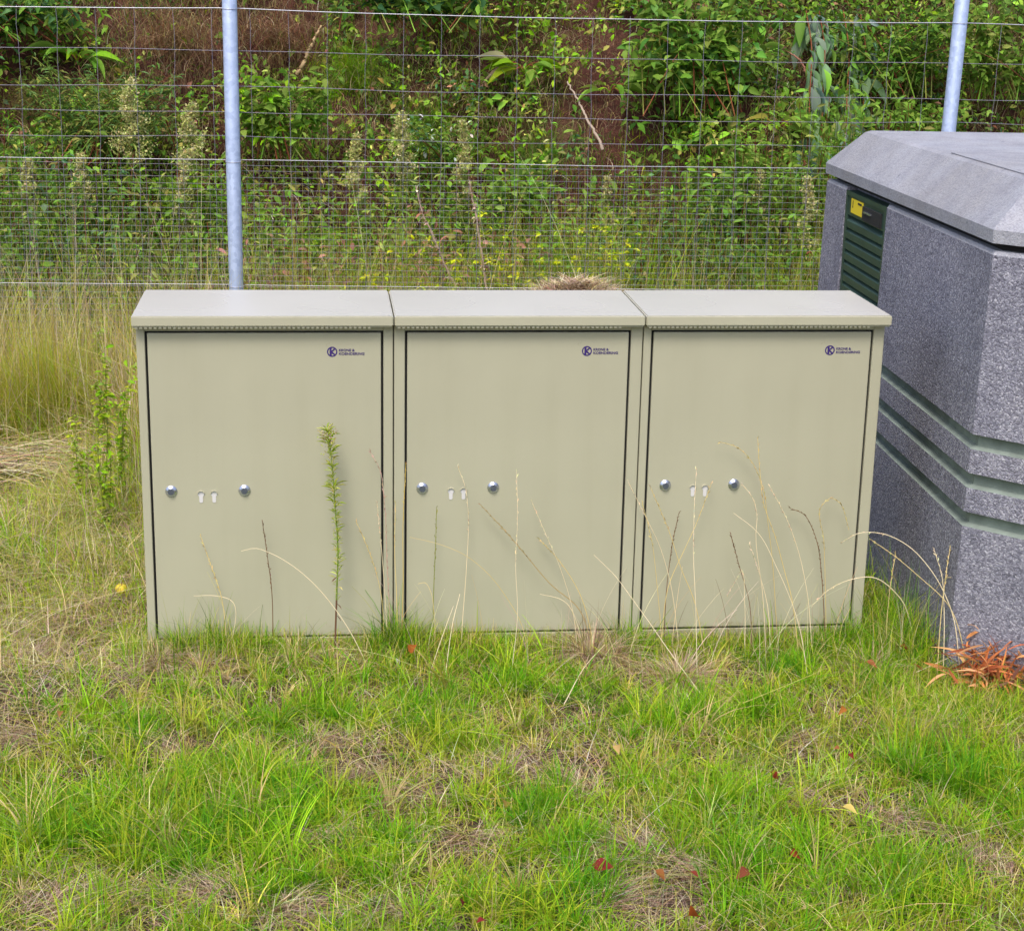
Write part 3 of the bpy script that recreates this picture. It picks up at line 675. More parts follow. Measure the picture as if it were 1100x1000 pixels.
# right hand taller grass in front of the station
k = 9000; x, y = pts_in(k, 1.95, 2.7, -.75, .10); m_ = outside_solid(x, y); x, y = x[m_], y[m_]; k = len(x)
blades(lawn, np.stack([x, y, gz(x, y)], 1), rng.uniform(.05, .14, k), rng.uniform(.0016, .0030, k), np.abs(rng.normal(.65, .35, k)), rng.uniform(0, 6.28, k), pick([G1, G2, G3, YG, STRAW], [1.8, 2.2, 2.2, 1.2, 1.6], k, .2), 5, 1)
tag(lawn.build('lawn_grass', GRASS), 'short patchy green lawn grass in front of the cabinets', 'grass', kind='stuff')

# ------------------------------------------------------------ meadow: tall grass beside, behind, and along the fence
mead = Soup()
def meadow(n, x0, x1, y0, y1, hfun, pal, w, wd=(.0016, .0032), lean=(.35, .3), seg=6, mask=None):
    x, y = pts_in(n, x0, x1, y0, y1); m_ = outside_solid(x, y)
    if mask is not None: m_ &= mask(x, y)
    x, y = x[m_], y[m_]; k = len(x)
    blades(mead, np.stack([x, y, gz(x, y)], 1), hfun(x, y)*rng.lognormal(0, .28, k), rng.uniform(*wd, k), np.abs(rng.normal(*lean, k)), rng.uniform(0, 6.28, k), pick(pal, w, k, .2), seg, 1)
hl = lambda x, y: (.06+.26*np.clip((y-.15)/1.3, 0, 1)*(.5+vnoise(x, y, 3, 66))+.14*np.clip((y-1.4)/.8, 0, 1))*(1-.86*np.exp(-(((x+.70)/.48)**2+((y-1.55)/.55)**2)))
meadow(42000, -2.6, .05, -.1, 2.2, hl, [STRAW, G3, YG, G2, PINK, PALES], [2.2, 2.6, 2.4, 2.2, 1.3, 1.3], wd=(.002, .004), lean=(.8, .6))
# golden band around the fence foot, left
meadow(32000, -3.0, .35, 1.5, 3.5, lambda x, y: .42+.22*vnoise(x, y, 2.5, 9), [GOLD, STRAW, YG, G3, PALES, PINK], [2, 2.8, 2.8, 1.8, 2.4, 1.8], wd=(.002, .004), lean=(.45, .35), seg=7, mask=lambda x, y: (y+.35*(vnoise(x, y, 4, 77)-.5)+.25*(rng.random(len(x))-.5) > 2.16) | (x > -.22+.2*(rng.random(len(x))-.5)) | (x < -1.6))
meadow(9000, -3.0, 3.9, 2.4, 3.1, lambda x, y: .58+0*x, [YG, G3, PALES, STRAW], [2, 2, 1, 1], lean=(.3, .22), seg=8)
meadow(3000, -2.6, -.05, 1.9, 2.9, lambda x, y: .50+0*x, [PINK, PALES, STRAW], [1.2, 1.6, 2], lean=(.25, .2), seg=8)
# behind the cabinets
meadow(30000, .3, 4.4, 2.3, 3.7, lambda x, y: .44+.22*vnoise(x, y, 2, 19), [YG, G3, GOLD, STRAW, G2, OLIVE], [3, 2.6, 1.4, 1.6, 2.0, 1.5], wd=(.002, .004), lean=(.3, .25), seg=6)
meadow(9000, .0, 4.0, .45, 2.3, lambda x, y: .14+0*x, [YG, G3, GOLD, STRAW, G2], [2, 2, 1, 2, 1.4], lean=(.5, .3), seg=4)
# sparse beyond the frame, so a side step still sees grass
meadow(16000, -6, -2.6, -2, 3.4, lambda x, y: .15+0*x, [YG, G3, STRAW, G2], [1, 2, 1, 1.4], wd=(.003, .006), lean=(.5, .3), seg=3)
tag(mead.build('meadow_grass', GRASS), 'tall yellow and straw coloured meadow grass along the fence', 'grass', kind='stuff')

# ------------------------------------------------------------ undergrowth covering the bank
SOILP = [(200, 60, 62, 34), (300, 35, 55, 38), (70, 92, 60, 20), (20, 120, 45, 22), (370, 118, 42, 22), (450, 100, 22, 14), (410, 138, 22, 10), (340, 130, 30, 14), (690, 45, 36, 16), (710, 115, 22, 14),
         (860, 85, 22, 28), (790, 118, 20, 12), (1050, 135, 40, 16), (640, 30, 22, 12), (105, 25, 30, 14), (510, 72, 22, 14), (870, 175, 22, 12), (545, 148, 18, 8)]
sbk = []
for u, v, ru, rv in SOILP:
    p = onbank(u, v); sc = (p[1]-CY)/FPX; sbk.append((p[0], p[2], ru*sc*1.0, rv*sc*1.15))
DARKV = []
def soilmask(x, z):
    m_ = np.zeros(len(x))
    for X, Z, a, b_ in sbk: m_ = np.maximum(m_, np.exp(-(((x-X)/a)**2+((z-Z)/b_)**2)**2))
    return m_
cov = Soup()
def bankpts(n, y0=3.35, y1=6.3, x0=-2.6, x1=5.6):
    x, y = pts_in(n, x0, x1, y0, y1); z = gz(x, y); return x, y, z
def frontdir(k, dz=(-.35, .5)):   # leaves mostly facing out and down the slope
    return np.stack([rng.normal(0, .8, k), -np.abs(rng.normal(.6, .4, k)), rng.normal(dz[0], dz[1], k)], 1)
SMUL = np.linspace(0, 1, 5)
# small leaved ground cover in several species-like zones
for (n, sz, pal, w, tpl, seed, lift) in ((80000, (.020, .045), [DG, MG, BG, (.15, .26, .04), (.34, .18, .12)], [1.6, 2.2, 1.6, 1.8, 1.1], TPL_S, 51, .16), (80000, (.022, .050), [MG, (.18, .33, .03), OLIVE, G2, (.42, .42, .10)], [1.6, 2.4, 1.6, 1.8, 1.5], TPL_N, 61, .14),
                                 (14000, (.040, .08), [MG, (.19, .36, .04), DG], [2, 2, 1.4], TPL, 71, .15)):
    x, y, z = bankpts(n); zn = fbm(x, z, 1.7, seed)+.3*(vnoise(x, z, 7, seed+5)-.5)
    keep = (zn > .42) & (rng.random(len(x)) > soilmask(x, z)*.80)
    x, y, z = x[keep], y[keep], z[keep]; k = len(x)
    l_ = rng.uniform(0, 1, k)**1.5*lift*(.3+vnoise(x, z, 5, seed+9))
    lp = .24*np.clip(fbm(x, z, 3.3, seed+20)-.36, 0, 1)*2*(1-soilmask(x, z)); l_ = l_+lp*(1-.35*rng.random(k)**2); p = np.stack([x, y-l_*.8, z+l_*.6], 1); L = rng.uniform(*sz, k)
    leaves(cov, tpl, p, frontdir(k, (-.15, .5)), L, L*rng.uniform(.35, .65, k), pick(pal, w, k, .38, .12), .6)
# litter on soil: brown roots, dead stems
x, y, z = bankpts(30000); k = len(x)
blades(cov, np.stack([x, y, z], 1), rng.uniform(.03, .10, k), rng.uniform(.002, .004, k), rng.uniform(.4, 1.6, k), rng.normal(-1.57, 1.1, k), pick([(.27, .15, .085), RUST, (.42, .28, .20), DKB, GOLD], [2, 2, 1.8, 1.0, .8], k, .3), 4, 1.6)
# grassy streaks on the bank
x, y, z = bankpts(44000); zn = fbm(x, z, 1.4, 181); keep = (zn > .36); x, y, z = x[keep], y[keep], z[keep]; k = len(x)
blades(cov, np.stack([x, y-.08, z+.06], 1), rng.uniform(.06, .22, k), rng.uniform(.0025, .0045, k), rng.uniform(.4, 1.4, k), rng.normal(-1.57, 1.0, k), pick([(.44, .36, .18), (.40, .27, .17), (.36, .34, .12), PALES], [2, 1.6, 2, .6], k, .25), 5, 1.7)
x, y, z = bankpts(60000); zn = fbm(x, z, 2.1, 81); keep = (zn > .47) & (rng.random(len(x)) > soilmask(x, z)*.95); x, y, z = x[keep], y[keep], z[keep]; k = len(x)
blades(cov, np.stack([x, y, z], 1), rng.uniform(.08, .20, k), rng.uniform(.003, .006, k), rng.uniform(.5, 1.4, k), rng.normal(-1.57, .8, k), pick([(.14, .28, .03), MG, G3, OLIVE], [2, 2, 1.2, 1], k, .2), 5, 1.7)
tag(cov.build('bank_undergrowth', LEAF), 'dense low undergrowth of leaves and grasses on the bank', 'undergrowth', kind='stuff')
# weeds at the foot of the bank, behind the fine mesh
ft = Soup(); nst = 2600
fx = rng.uniform(-2.4, 5.2, nst); fy = rng.uniform(3.05, 3.9, nst); hh = rng.uniform(.40, .80, nst)*(.75+.5*vnoise(fx, fy, 1.3, 90))
for i in range(nst):
    if fbm(np.array([fx[i]]), np.array([fy[i]]), 1.6, 33)[0] < .30: continue
    b0 = np.array([fx[i], fy[i], gz(fx[i], fy[i])]); top = b0+np.array([rng.normal(0, .08), rng.normal(-.08, .06), hh[i]])
    n = 22; tt_ = rng.uniform(.25, 1, n); P = b0+(top-b0)*tt_[:, None]+rng.normal(0, .012, (n, 3))
    typ = int(vnoise(fx[i:i+1], fy[i:i+1], 1.1, 44)[0]*3)
    pal = ([DG, MG, BG], [MG, (.17, .32, .035), OLIVE], [OLIVE, (.34, .17, .12), MG])[min(typ, 2)]
    d = np.stack([rng.normal(0, 1, n), rng.normal(-.35, .8, n), rng.normal(.05, .4, n)], 1); L = rng.uniform(.028, .06, n)
    leaves(ft, TPL_N, P, d, L, L*rng.uniform(.25, .5, n), pick(pal, [2, 2, 1], n, .25), .5)
    tubes(ft, [b0, (b0+top)/2, top], .0018, pick([MG, RUST, OLIVE], [1, 1, 1], 1)[0], 3)
tag(ft.build('bank_foot_weeds', LEAF), 'dark leafy weeds crowding the foot of the bank behind the fence', 'weeds', kind='stuff')

# ------------------------------------------------------------ individual plants
def bush(name, label, cat, base, w, h, nst, leaf, pal, wts, tpl=TPL, droop=.3, group=None, per=26, wf=.5):
    r_ = empty(name, tuple(base)); tag(r_, label, cat, group)
    s = Soup(); st_ = Soup(); base = np.array(base)
    for i in range(nst):
        b0 = base+np.array([rng.normal(0, w*.18), rng.normal(0, w*.12), -.02])
        tp = base+np.array([rng.uniform(-.5, .5)*w, rng.normal(-.06, .08), h*rng.uniform(.45, 1.05)])
        mid = (b0+tp)/2+np.array([0, 0, h*.12]); Q = spline([b0, mid, tp], 10)
        tubes(st_, Q, np.linspace(.004, .0014, 10), pick([RUST, OLIVE, MG], [1, 1, 1], 1)[0], 4)
        tt_ = rng.uniform(.25, 1, per)*9; ii = np.minimum(tt_.astype(int), 8); P = Q[ii]+(Q[ii+1]-Q[ii])*(tt_-ii)[:, None]
        d = np.stack([rng.normal(0, 1, per), rng.normal(-.4, .7, per), rng.normal(-droop, .4, per)], 1)
        L = rng.uniform(leaf*.6, leaf*1.25, per); P = P+rng.normal(0, leaf*.35, (per, 3))
        leaves(s, tpl, P, d, L, L*wf*rng.uniform(.8, 1.2, per), pick(pal, wts, per, .2), .45)
    st_.build('stem', DRY, r_); s.build('foliage', LEAF, r_); return r_
def rosette(name, label, cat, base, n, L, wf, pal, wts, upd=.7, group=None):
    r_ = empty(name, tuple(base)); tag(r_, label, cat, group); s = Soup(); st_ = Soup(); base = np.array(base)
    for i in range(n):
        a = rng.uniform(math.pi*.95, math.pi*2.05) if rng.random() < .75 else rng.uniform(0, 6.28)
        d = np.array([math.cos(a), math.sin(a)*.7, rng.uniform(.1, upd)]); q = base+d*L*.45*rng.uniform(.6, 1.1)
        Q = spline([base, (base+q)/2+[0, 0, .02], q], 6); tubes(st_, Q, .0028, pick([G2, RUST], [1, 1], 1)[0], 4)
        fd = np.array([[d[0], d[1], d[2]*.4+rng.normal(0, .15)]]); ll = L*rng.uniform(.6, 1.1)
        leaves(s, TPL_L, q[None], fd, np.array([ll]), np.array([ll*wf]), pick(pal, wts, 1, .18), .35)
    st_.build('stalk', DRY, r_); s.build('leaves', LEAF, r_); return r_
def panicle(name, label, cat, base, h, w, pal, wts, nfl=420, leafpal=(MG, OLIVE), group=None, lean=0.0, top=.5):
    """tall herb gone to seed: leafy stem, fluffy seed head"""
    r_ = empty(name, tuple(base)); tag(r_, label, cat, group); base = np.array(base); s = Soup(); st_ = Soup(); hd_ = Soup()
    tip = base+np.array([lean, rng.normal(-.02, .02), h]); Q = spline([base, (base+tip)/2+[lean*.1, 0, 0], tip], 16)
    tubes(st_, Q, np.linspace(.004, .0015, 16), OLIVE, 5)
    k = 60; tt_ = rng.uniform(.08, 1-top*.7, k)*15; ii = tt_.astype(int); P = Q[ii]+(Q[ii+1]-Q[ii])*(tt_-ii)[:, None]
    d = np.stack([rng.normal(0, 1, k), rng.normal(0, 1, k), rng.normal(.1, .35, k)], 1); L = rng.uniform(.04, .08, k)
    leaves(s, TPL_N, P, d, L, L*.17, pick(list(leafpal), [1, 1], k, .2), .3)
    nb = 22
    for i in range(nb):
        t0 = 1-top+top*i/nb; p0 = Q[min(int(t0*15), 14)]+(Q[1]-Q[0])*0
        p0 = base+(tip-base)*t0; a = rng.uniform(0, 6.28); ln = w*.5*(1.05-(i/nb)**1.3)*rng.uniform(.7, 1.1)
        p1 = p0+np.array([math.cos(a)*ln, math.sin(a)*ln, ln*.9]); B = spline([p0, (p0+p1)/2-[0, 0, .01], p1], 6); tubes(st_, B, .0011, OLIVE, 3)
        kk = nfl//nb; f_ = rng.uniform(.2, 1.05, kk); P = p0+(p1-p0)*f_[:, None]+rng.normal(0, w*.07, (kk, 3))
        d = rng.normal(0, 1, (kk, 3))+[0, 0, .8]; L = rng.uniform(.009, .019, kk)
        leaves(hd_, TPL_S, P, d, L, L*.6, pick(pal, wts, kk, .2), .8)
    st_.build('stem', DRY, r_); s.build('leaves', LEAF, r_); hd_.build('seed_head', LEAF, r_); return r_
def at_bank(u, v, out=.0):
    p = onbank(u, v); d = ray(u, v); return p-d*(out*1.0+.16)/d[1]
LT = (.22, .36, .055)
rosette('dock_plant', 'bright green rosette of long leaves high on the left of the bank', 'plant', at_bank(83, 66, .05), 14, .20, .28, [G2, (.16, .33, .04)], [1, 1])
rosette('dock_plant', 'big leaved dock plant right of the grass tuft high on the bank', 'plant', at_bank(562, 78, .02), 20, .17, .36, [LT, G2, MG, (.30, .27, .18)], [2.5, 2, 1.2, .7])
rosette('dock_plant', 'small broad leaved plant just above the broken pale stick', 'plant', at_bank(655, 100, .05), 10, .17, .32, [LT, MG], [1, 1])
rosette('dock_plant', 'two pale drooping leaves on a plant left of the leafy shrub', 'plant', at_bank(800, 62, .10), 6, .19, .34, [(.22, .33, .08), LT], [1, 1])
rosette('young_plant', 'young plant with bright lance leaves below the hanging vine', 'plant', at_bank(795, 172, .08), 11, .15, .22, [LT, (.2, .36, .05)], [1, 1], .9)
rosette('young_plant', 'young plant with fresh broad leaves beside the hanging vine', 'plant', at_bank(836, 140, .08), 12, .16, .36, [LT, MG, GOLD], [2, 1, .3], .9)
rosette('young_plant', 'small bright leafed weed next to the back edge of the station', 'plant', np.array([*onz(866, 300)[:2]*0+ony(874, 268, 3.0)[:2], ony(874, 268, 3.0)[2]-.04]), 7, .11, .25, [(.2, .4, .04)], [1], .9)
bush('leafy_shrub', 'large leafy shrub spreading from the top of the bank right of centre', 'shrub', at_bank(745, 118, .15), .95, .72, 34, .075, [LT, MG, (.12, .27, .05)], [2, 2, 1.3], TPL, .1, per=30)
bush('leafy_shrub', 'leafy shrub directly right of the left fence post', 'shrub', at_bank(300, 165, .10), .75, .42, 26, .058, [LT, MG, G2], [2, 2, 1], TPL, .1)
bush('leafy_shrub', 'broad soft green mound of weeds on the left half of the bank', 'shrub', at_bank(110, 172, .10), .80, .48, 42, .045, [(.14, .23, .045), (.11, .21, .06), OLIVE], [2, 1.5, 1], TPL_N, -.1, per=44, wf=.22)
bush('leafy_shrub', 'dark leafy shrub in the top left corner of the bank', 'shrub', at_bank(25, 40, .10), .80, .30, 26, .06, [DG, MG, BG], [2, 1.5, 1], TPL, .2)
bush('leafy_shrub', 'dark leafy shrub on the crest above the dock plant', 'shrub', at_bank(455, 30, .10), 1.1, .36, 34, .06, [DG, MG, (.04, .12, .04)], [2, 1.6, 1], TPL, .2)
bush('leafy_shrub', 'dark green shrub left of the right fence post', 'shrub', at_bank(960, 100, .10), .80, .50, 32, .048, [MG, DG, (.12, .22, .03)], [2, 1.4, 1], TPL, .1)
bush('leafy_shrub', 'shrub with yellow green leaves right of the right fence post', 'shrub', at_bank(1070, 105, .10), .70, .52, 28, .055, [MG, (.17, .26, .04), OLIVE], [2, 1.4, 1], TPL, .1)
bush('leafy_shrub', 'low green shrub peeping over the concrete roof', 'shrub', at_bank(985, 150, .12), .60, .22, 22, .045, [MG, LT], [2, 1], TPL, .1)
bush('flowering_shrub', 'small bush dotted with tiny white flowers left of centre', 'shrub', at_bank(462, 195, .12), .50, .38, 26, .032, [MG, LT, BG, (.75, .78, .72)], [3, 2, 1.5, .35], TPL_N, 0)
bush('leafy_weed', 'fresh green broad leaved weed behind the fine mesh right of centre', 'weed', at_bank(800, 262, .1), .55, .42, 13, .07, [LT, (.18, .36, .05)], [1, 1], TPL, 0, wf=.45, per=16)
bush('leafy_weed', 'bright green weed behind the fine mesh beside the dead stalk', 'weed', at_bank(560, 235, .15), .45, .30, 12, .065, [LT, MG], [1, 1], TPL, 0, wf=.6, per=12)
bush('leafy_weed', 'low row of bright round leaves at the foot right of the post', 'weed', at_bank(352, 275, .15), .75, .14, 22, .055, [LT, G2], [1, 1], TPL, 0, wf=.7, per=9)
bush('leafy_weed', 'bright patch of leaves behind the mesh above the left cabinet corner', 'weed', at_bank(215, 250, .15), .7, .36, 20, .05, [LT, MG, G2], [1, 1, 1], TPL, 0, wf=.45, per=16)
PL = [(.56, .54, .22), (.60, .54, .30), (.42, .48, .15)]
for u, v0, v1, w_, tx in ((140, 195, 88, .24, 'broad beige seed head standing in the soft green mound'), (205, 205, 112, .20, 'yellowish seed head just left of the left fence post'),
                          (88, 262, 165, .16, 'seed head behind the upper edge of the fine mesh, far left'), (198, 262, 165, .13, 'thin seed head behind the mesh left of the post'),
                          (430, 205, 122, .17, 'pale seed head left of the white flowered bush'), (497, 235, 130, .13, 'slim pale seed head above the leaning dead stalk'),
                          (383, 210, 145, .14, 'short seed head halfway between post and white flowered bush'), (30, 265, 172, .13, 'seed head rising behind the mesh at the left border'),
                          (652, 245, 190, .10, 'small seed head right of the bright green weed'), (868, 285, 190, .14, 'pale seed head in front of the vine by the station'),
                          (815, 235, 182, .13, 'seed head left of the station behind the fine mesh')):
    b0 = onbank(u, v0+25); b0 = np.array([b0[0], b0[1]-.34, b0[2]]); tp = ony(u, v1, b0[1]); zb = float(gz(b0[0], b0[1]))
    panicle('seeding_weed', tx, 'weed', (tp[0]*.6+b0[0]*.4, b0[1], zb), tp[2]-zb, w_*.85, PL, [2, 1.4, 1.4], 1900, group='weeds gone to seed on the bank', top=.42, lean=(tp[0]-b0[0])*.4)
# fluffy beige-green weed mound above the right cabinet
bush('seeding_weed', 'rounded beige green weed just above the roof of the right cabinet', 'weed', np.array([*ony(732, 306, 2.95)[:2], gz(*ony(732, 306, 2.95)[:2])+.2]), .42, .46, 30, .02, [(.38, .34, .16), (.30, .32, .10), G3], [2, 2, 1], TPL_S, -.4, per=70, wf=.6)
# vine with hanging leaves
def vine():
    b0 = at_bank(880, 22, .10); r_ = empty('hanging_vine', tuple(b0)); tag(r_, 'vine of large drooping bluish green leaves left of the right post', 'vine')
    s = Soup(); st_ = Soup()
    for du, yo in ((0, .0), (26, .05), (44, .0), (-14, .03)):
        pts = [at_bank(880+du+a, v, .14+yo) for a, v in ((0, 12), (6, 55), (4, 100), (2, 150), (-4, 190))]
        Q = spline(pts, 26); tubes(st_, Q, .0035, RUST, 5)
        for q in Q[1::1]:
            n = 2; d = np.stack([rng.normal(0, .5, n), rng.normal(-.5, .2, n), rng.normal(-1.0, .3, n)], 1); L = rng.uniform(.10, .17, n)*(1 if rng.random() < .6 else .7)
            leaves(s, TPL_L, q+rng.normal(0, .025, (n, 3)), d, L, L*.36, pick([(.20, .32, .17), (.20, .40, .06), (.24, .33, .26)], [2, 1.6, 1.4], n, .18), .4)
    st_.build('stem', DRY, r_); s.build('leaves', LEAF, r_)
vine()
# grass tufts with real blades, one thing each
def tuft(name, label, base, n, h, spread, pal, wts, cat='grass tuft', lean=(.5, .3), wd=(.0025, .0045), az=None, group=None):
    s = Soup(); a = rng.uniform(0, 6.28, n) if az is None else rng.normal(az[0], az[1], n); rr_ = np.abs(rng.normal(0, spread, n))
    th2 = rng.uniform(0, 6.28, n); b = np.stack([base[0]+rr_*np.cos(th2), base[1]+rr_*np.sin(th2)*.7, np.full(n, base[2]-.02)], 1); b[:, 2] = gz(b[:, 0], b[:, 1])
    blades(s, b, h*rng.lognormal(0, .22, n), rng.uniform(*wd, n), np.abs(rng.normal(*lean, n)), a, pick(pal, wts, n, .16), 8, 1.3)
    o = s.build(name, GRASS); tag(o, label, cat, group); return o
tuft('grass_tuft', 'long bright grass hanging on the bank between post and dock plant', at_bank(375, 75), 620, .32, .16, [(.18, .33, .035), G2, G3], [2, 2, 1], lean=(.9, .4), az=(-1.4, .6))
tuft('grass_tuft', 'green grass clump spilling below the dock plant', at_bank(450, 105), 360, .26, .10, [(.15, .30, .035), G2], [2, 1], lean=(.9, .4), az=(-1.2, .8))
tuft('grass_tuft', 'dark green grass clump under the dock plant leaves', at_bank(575, 150), 320, .24, .10, [MG, (.13, .27, .05)], [2, 1], lean=(.6, .3))
tuft('dead_grass_tuft', 'beige dead grass clump below the bright rosette on the left', at_bank(112, 90), 420, .22, .08, [(.34, .27, .12), STRAW, OLIVE], [2, 1.3, 1], lean=(1.0, .3), az=(-1.5, .8), cat='dead grass')
tuft('dead_grass_tuft', 'second beige dead grass clump at the far left edge', at_bank(30, 82), 360, .20, .10, [(.34, .27, .12), OLIVE], [2, 1.6], lean=(1.0, .3), az=(-1.5, .8), cat='dead grass')
tuft('dead_grass_tuft', 'reddish brown root grass hanging left of the post top', at_bank(190, 30), 900, .28, .24, [(.36, .24, .14), (.34, .17, .10), (.46, .34, .17)], [2, 1.6, 1], lean=(1.1, .3), az=(-1.5, .5), cat='dead grass')
tuft('dead_grass_tuft', 'brown root grass hanging right of the post top', at_bank(300, 28), 700, .26, .20, [(.36, .24, .14), (.34, .17, .10), (.44, .30, .17)], [2, 1.6, 1], lean=(1.1, .3), az=(-1.5, .5), cat='dead grass')
p = onz(48, 500)
tuft('golden_grass_tuft', 'large golden green grass tuft at the left border by the fence', (p[0], p[1]+.17, 0), 3600, .46, .12, [(.46, .48, .045), (.50, .44, .07), (.34, .44, .04)], [3, 1.6, 2], lean=(.42, .2), wd=(.002, .0038))
p = onz(110, 470)
tuft('golden_grass_tuft', 'smaller straw coloured tuft between golden tuft and left cabinet', (p[0]+.02, p[1]+.1, 0), 1000, .42, .12, [GOLD, STRAW, YG, OLIVE], [2, 2, 2, 1], lean=(.4, .2), wd=(.002, .0034))
# leafy green weeds beside left cabinet
for u, vb, vt, tx in ((112, 585, 375, 'tall leafy green weed standing left of the left cabinet'), (92, 560, 450, 'shorter leafy green weed further left of the left cabinet'), (133, 560, 400, 'slim green weed touching the side of the left cabinet'), (105, 470, 345, 'leafy weed top showing left of the cabinet roof')):
    p = onz(u, vb); tp = ony(u, vt, p[1]+.02); r_ = empty('green_weed', (p[0], p[1], 0)); tag(r_, tx, 'weed', 'green weeds left of the cabinets')
    s = Soup(); st_ = Soup()
    for q in range(3):
        Q = spline([p+[rng.normal(0, .02), rng.normal(0, .02), -.01], (p+tp)/2+[rng.normal(0, .02), 0, 0], tp+[rng.normal(0, .03), rng.normal(0, .03), -q*.06]], 22); tubes(st_, Q, np.linspace(.003, .001, 22), OLIVE, 4)
        k = int(60*(tp[2]/.35)); ii = rng.integers(2, 22, k); d = np.stack([rng.normal(0, 1, k), rng.normal(-.2, 1, k), rng.normal(.35, .35, k)], 1); L = rng.uniform(.016, .036, k)
        leaves(s, TPL_N, Q[ii]+rng.normal(0, .006, (k, 3)), d, L, L*.4, pick([G3, G2, (.33, .40, .09)], [2, 2, 1], k, .15), .4)
    st_.build('stem', DRY, r_); s.build('leaves', LEAF, r_)
# yellow flowered weeds behind the cabinets
for i, (u, vt, tx) in enumerate(((440, 240, 'yellow flowered weed above the joint of left and middle cabinets'), (468, 252, 'yellow flowered weed left of the leaning dead stalk'), (512, 215, 'tallest yellow flowered weed beside the upright dead stalk'),
                             (538, 232, 'yellow flowered weed right of the upright dead stalk'), (560, 262, 'low yellow flowered weed left of the straw heap'), (600, 250, 'yellow flowered weed behind the straw heap'), (655, 262, 'yellow flowered weed right of the straw heap'),
                             (640, 225, 'taller yellow flowered weed behind the right end of the straw heap'), (680, 240, 'yellow flowered weed furthest right behind the middle cabinet'), (400, 262, 'small yellow flowered weed above the left cabinet'), (490, 282, 'low yellow flowered weed close to the middle cabinet roof'))):
    yy = 2.72+.12*(i % 3); tp = ony(u, vt, yy); zb = float(gz(tp[0], yy)); r_ = empty('yellow_flower', (tp[0], yy, zb)); tag(r_, tx, 'flower', 'yellow flowered weeds behind the cabinets')
    s = Soup(); st_ = Soup(); fl = []
    for q in range(6):
        b0 = np.array([tp[0]+rng.normal(0, .03), yy+rng.normal(0, .03), zb]); t2 = np.array([tp[0]+rng.normal(0, .07), yy+rng.normal(0, .05), tp[2]-abs(rng.normal(0, .08))])
        Q = spline([b0, (b0+t2)/2+[rng.normal(0, .01), 0, 0], t2], 14); tubes(st_, Q, np.linspace(.0022, .0008, 14), (.2, .3, .05), 4)
        k = 34; ii = rng.integers(1, 14, k); d = np.stack([rng.normal(0, .6, k), rng.normal(0, .6, k), rng.normal(.8, .3, k)], 1); L = rng.uniform(.018, .04, k)
        leaves(s, TPL_N, Q[ii], d, L, L*.17, pick([G2, G3, OLIVE], [2, 2, 1], k, .15), .4)
        k = 4; ii = rng.integers(6, 14, k); d = np.stack([rng.normal(0, 1, k), rng.normal(-.8, .4, k), rng.normal(.6, .3, k)], 1)
        for z_ in range(k):
            F1 = Soup(); leaves(F1, TPL_N, np.repeat(Q[ii[z_]][None], 4, 0), d[z_][None]+rng.normal(0, .5, (4, 3)), rng.uniform(.022, .036, 4), rng.uniform(.010, .016, 4), pick([(.66, .72, .03)], [1], 4, .1), .4); fl.append(F1)
    st_.build('stem', DRY, r_); s.build('leaves', LEAF, r_); [F1.build('flower', LEAF, r_) for F1 in fl]
# dead stalks and sticks on the bank
def stick(name, label, pts, r, col, cat='stalk', knots=0):
    s = Soup(); Q = spline(pts, 30); Q = Q+rng.normal(0, r*.35, Q.shape); k = len(Q)
    tubes(s, Q, np.linspace(r, r*.55, k)*(1+.25*rng.random(k)), col, 6)
    for i in range(knots):
        q = Q[rng.integers(3, k-1)]; d = rng.normal(0, 1, (3, 3)); leaves(s, TPL_S, np.tile(q, (3, 1)), d, rng.uniform(.012, .03, 3), .012, pick([PINK, BROWN, PALES], [2, 2, 1], 3), .5)
    o = s.build(name, DRY, None, True); tag(o, label, cat); return o
stick('dead_stalk', 'leaning brown dead stalk behind the mesh above the middle cabinet', [ony(495, 318, 2.8), ony(480, 290, 2.82), ony(466, 255, 2.85), ony(452, 222, 2.9), ony(447, 200, 2.92)], .0055, (.36, .26, .20), knots=22)
stick('dead_stalk', 'upright pinkish dead stalk behind the mesh above the middle cabinet', [ony(524, 318, 2.8), ony(519, 285, 2.8), ony(513, 245, 2.82), ony(508, 215, 2.85), ony(504, 195, 2.86)], .0055, (.42, .31, .24), knots=24)
a = at_bank(648, 160, .06); b2 = at_bank(610, 88, .12)
stick('broken_stick', 'pale broken stick pointing up on the bank right of the dock plant', [a, (a+b2)/2, b2], .0075, (.46, .36, .29), 'stick')
a = at_bank(320, 80, .05); b2 = at_bank(345, 28, .25)
stick('broken_stick', 'pale tan stick leaning right of the left fence post', [a, (a+b2)/2, b2], .0115, (.50, .36, .20), 'stick')
a = at_bank(872, 92, .1); b2 = at_bank(845, 55, .16)
stick('broken_stick', 'thin reddish twig bent beside the hanging vine', [a, (a+b2)/2+[0, 0, .04], b2], .006, (.30, .14, .10), 'stick')
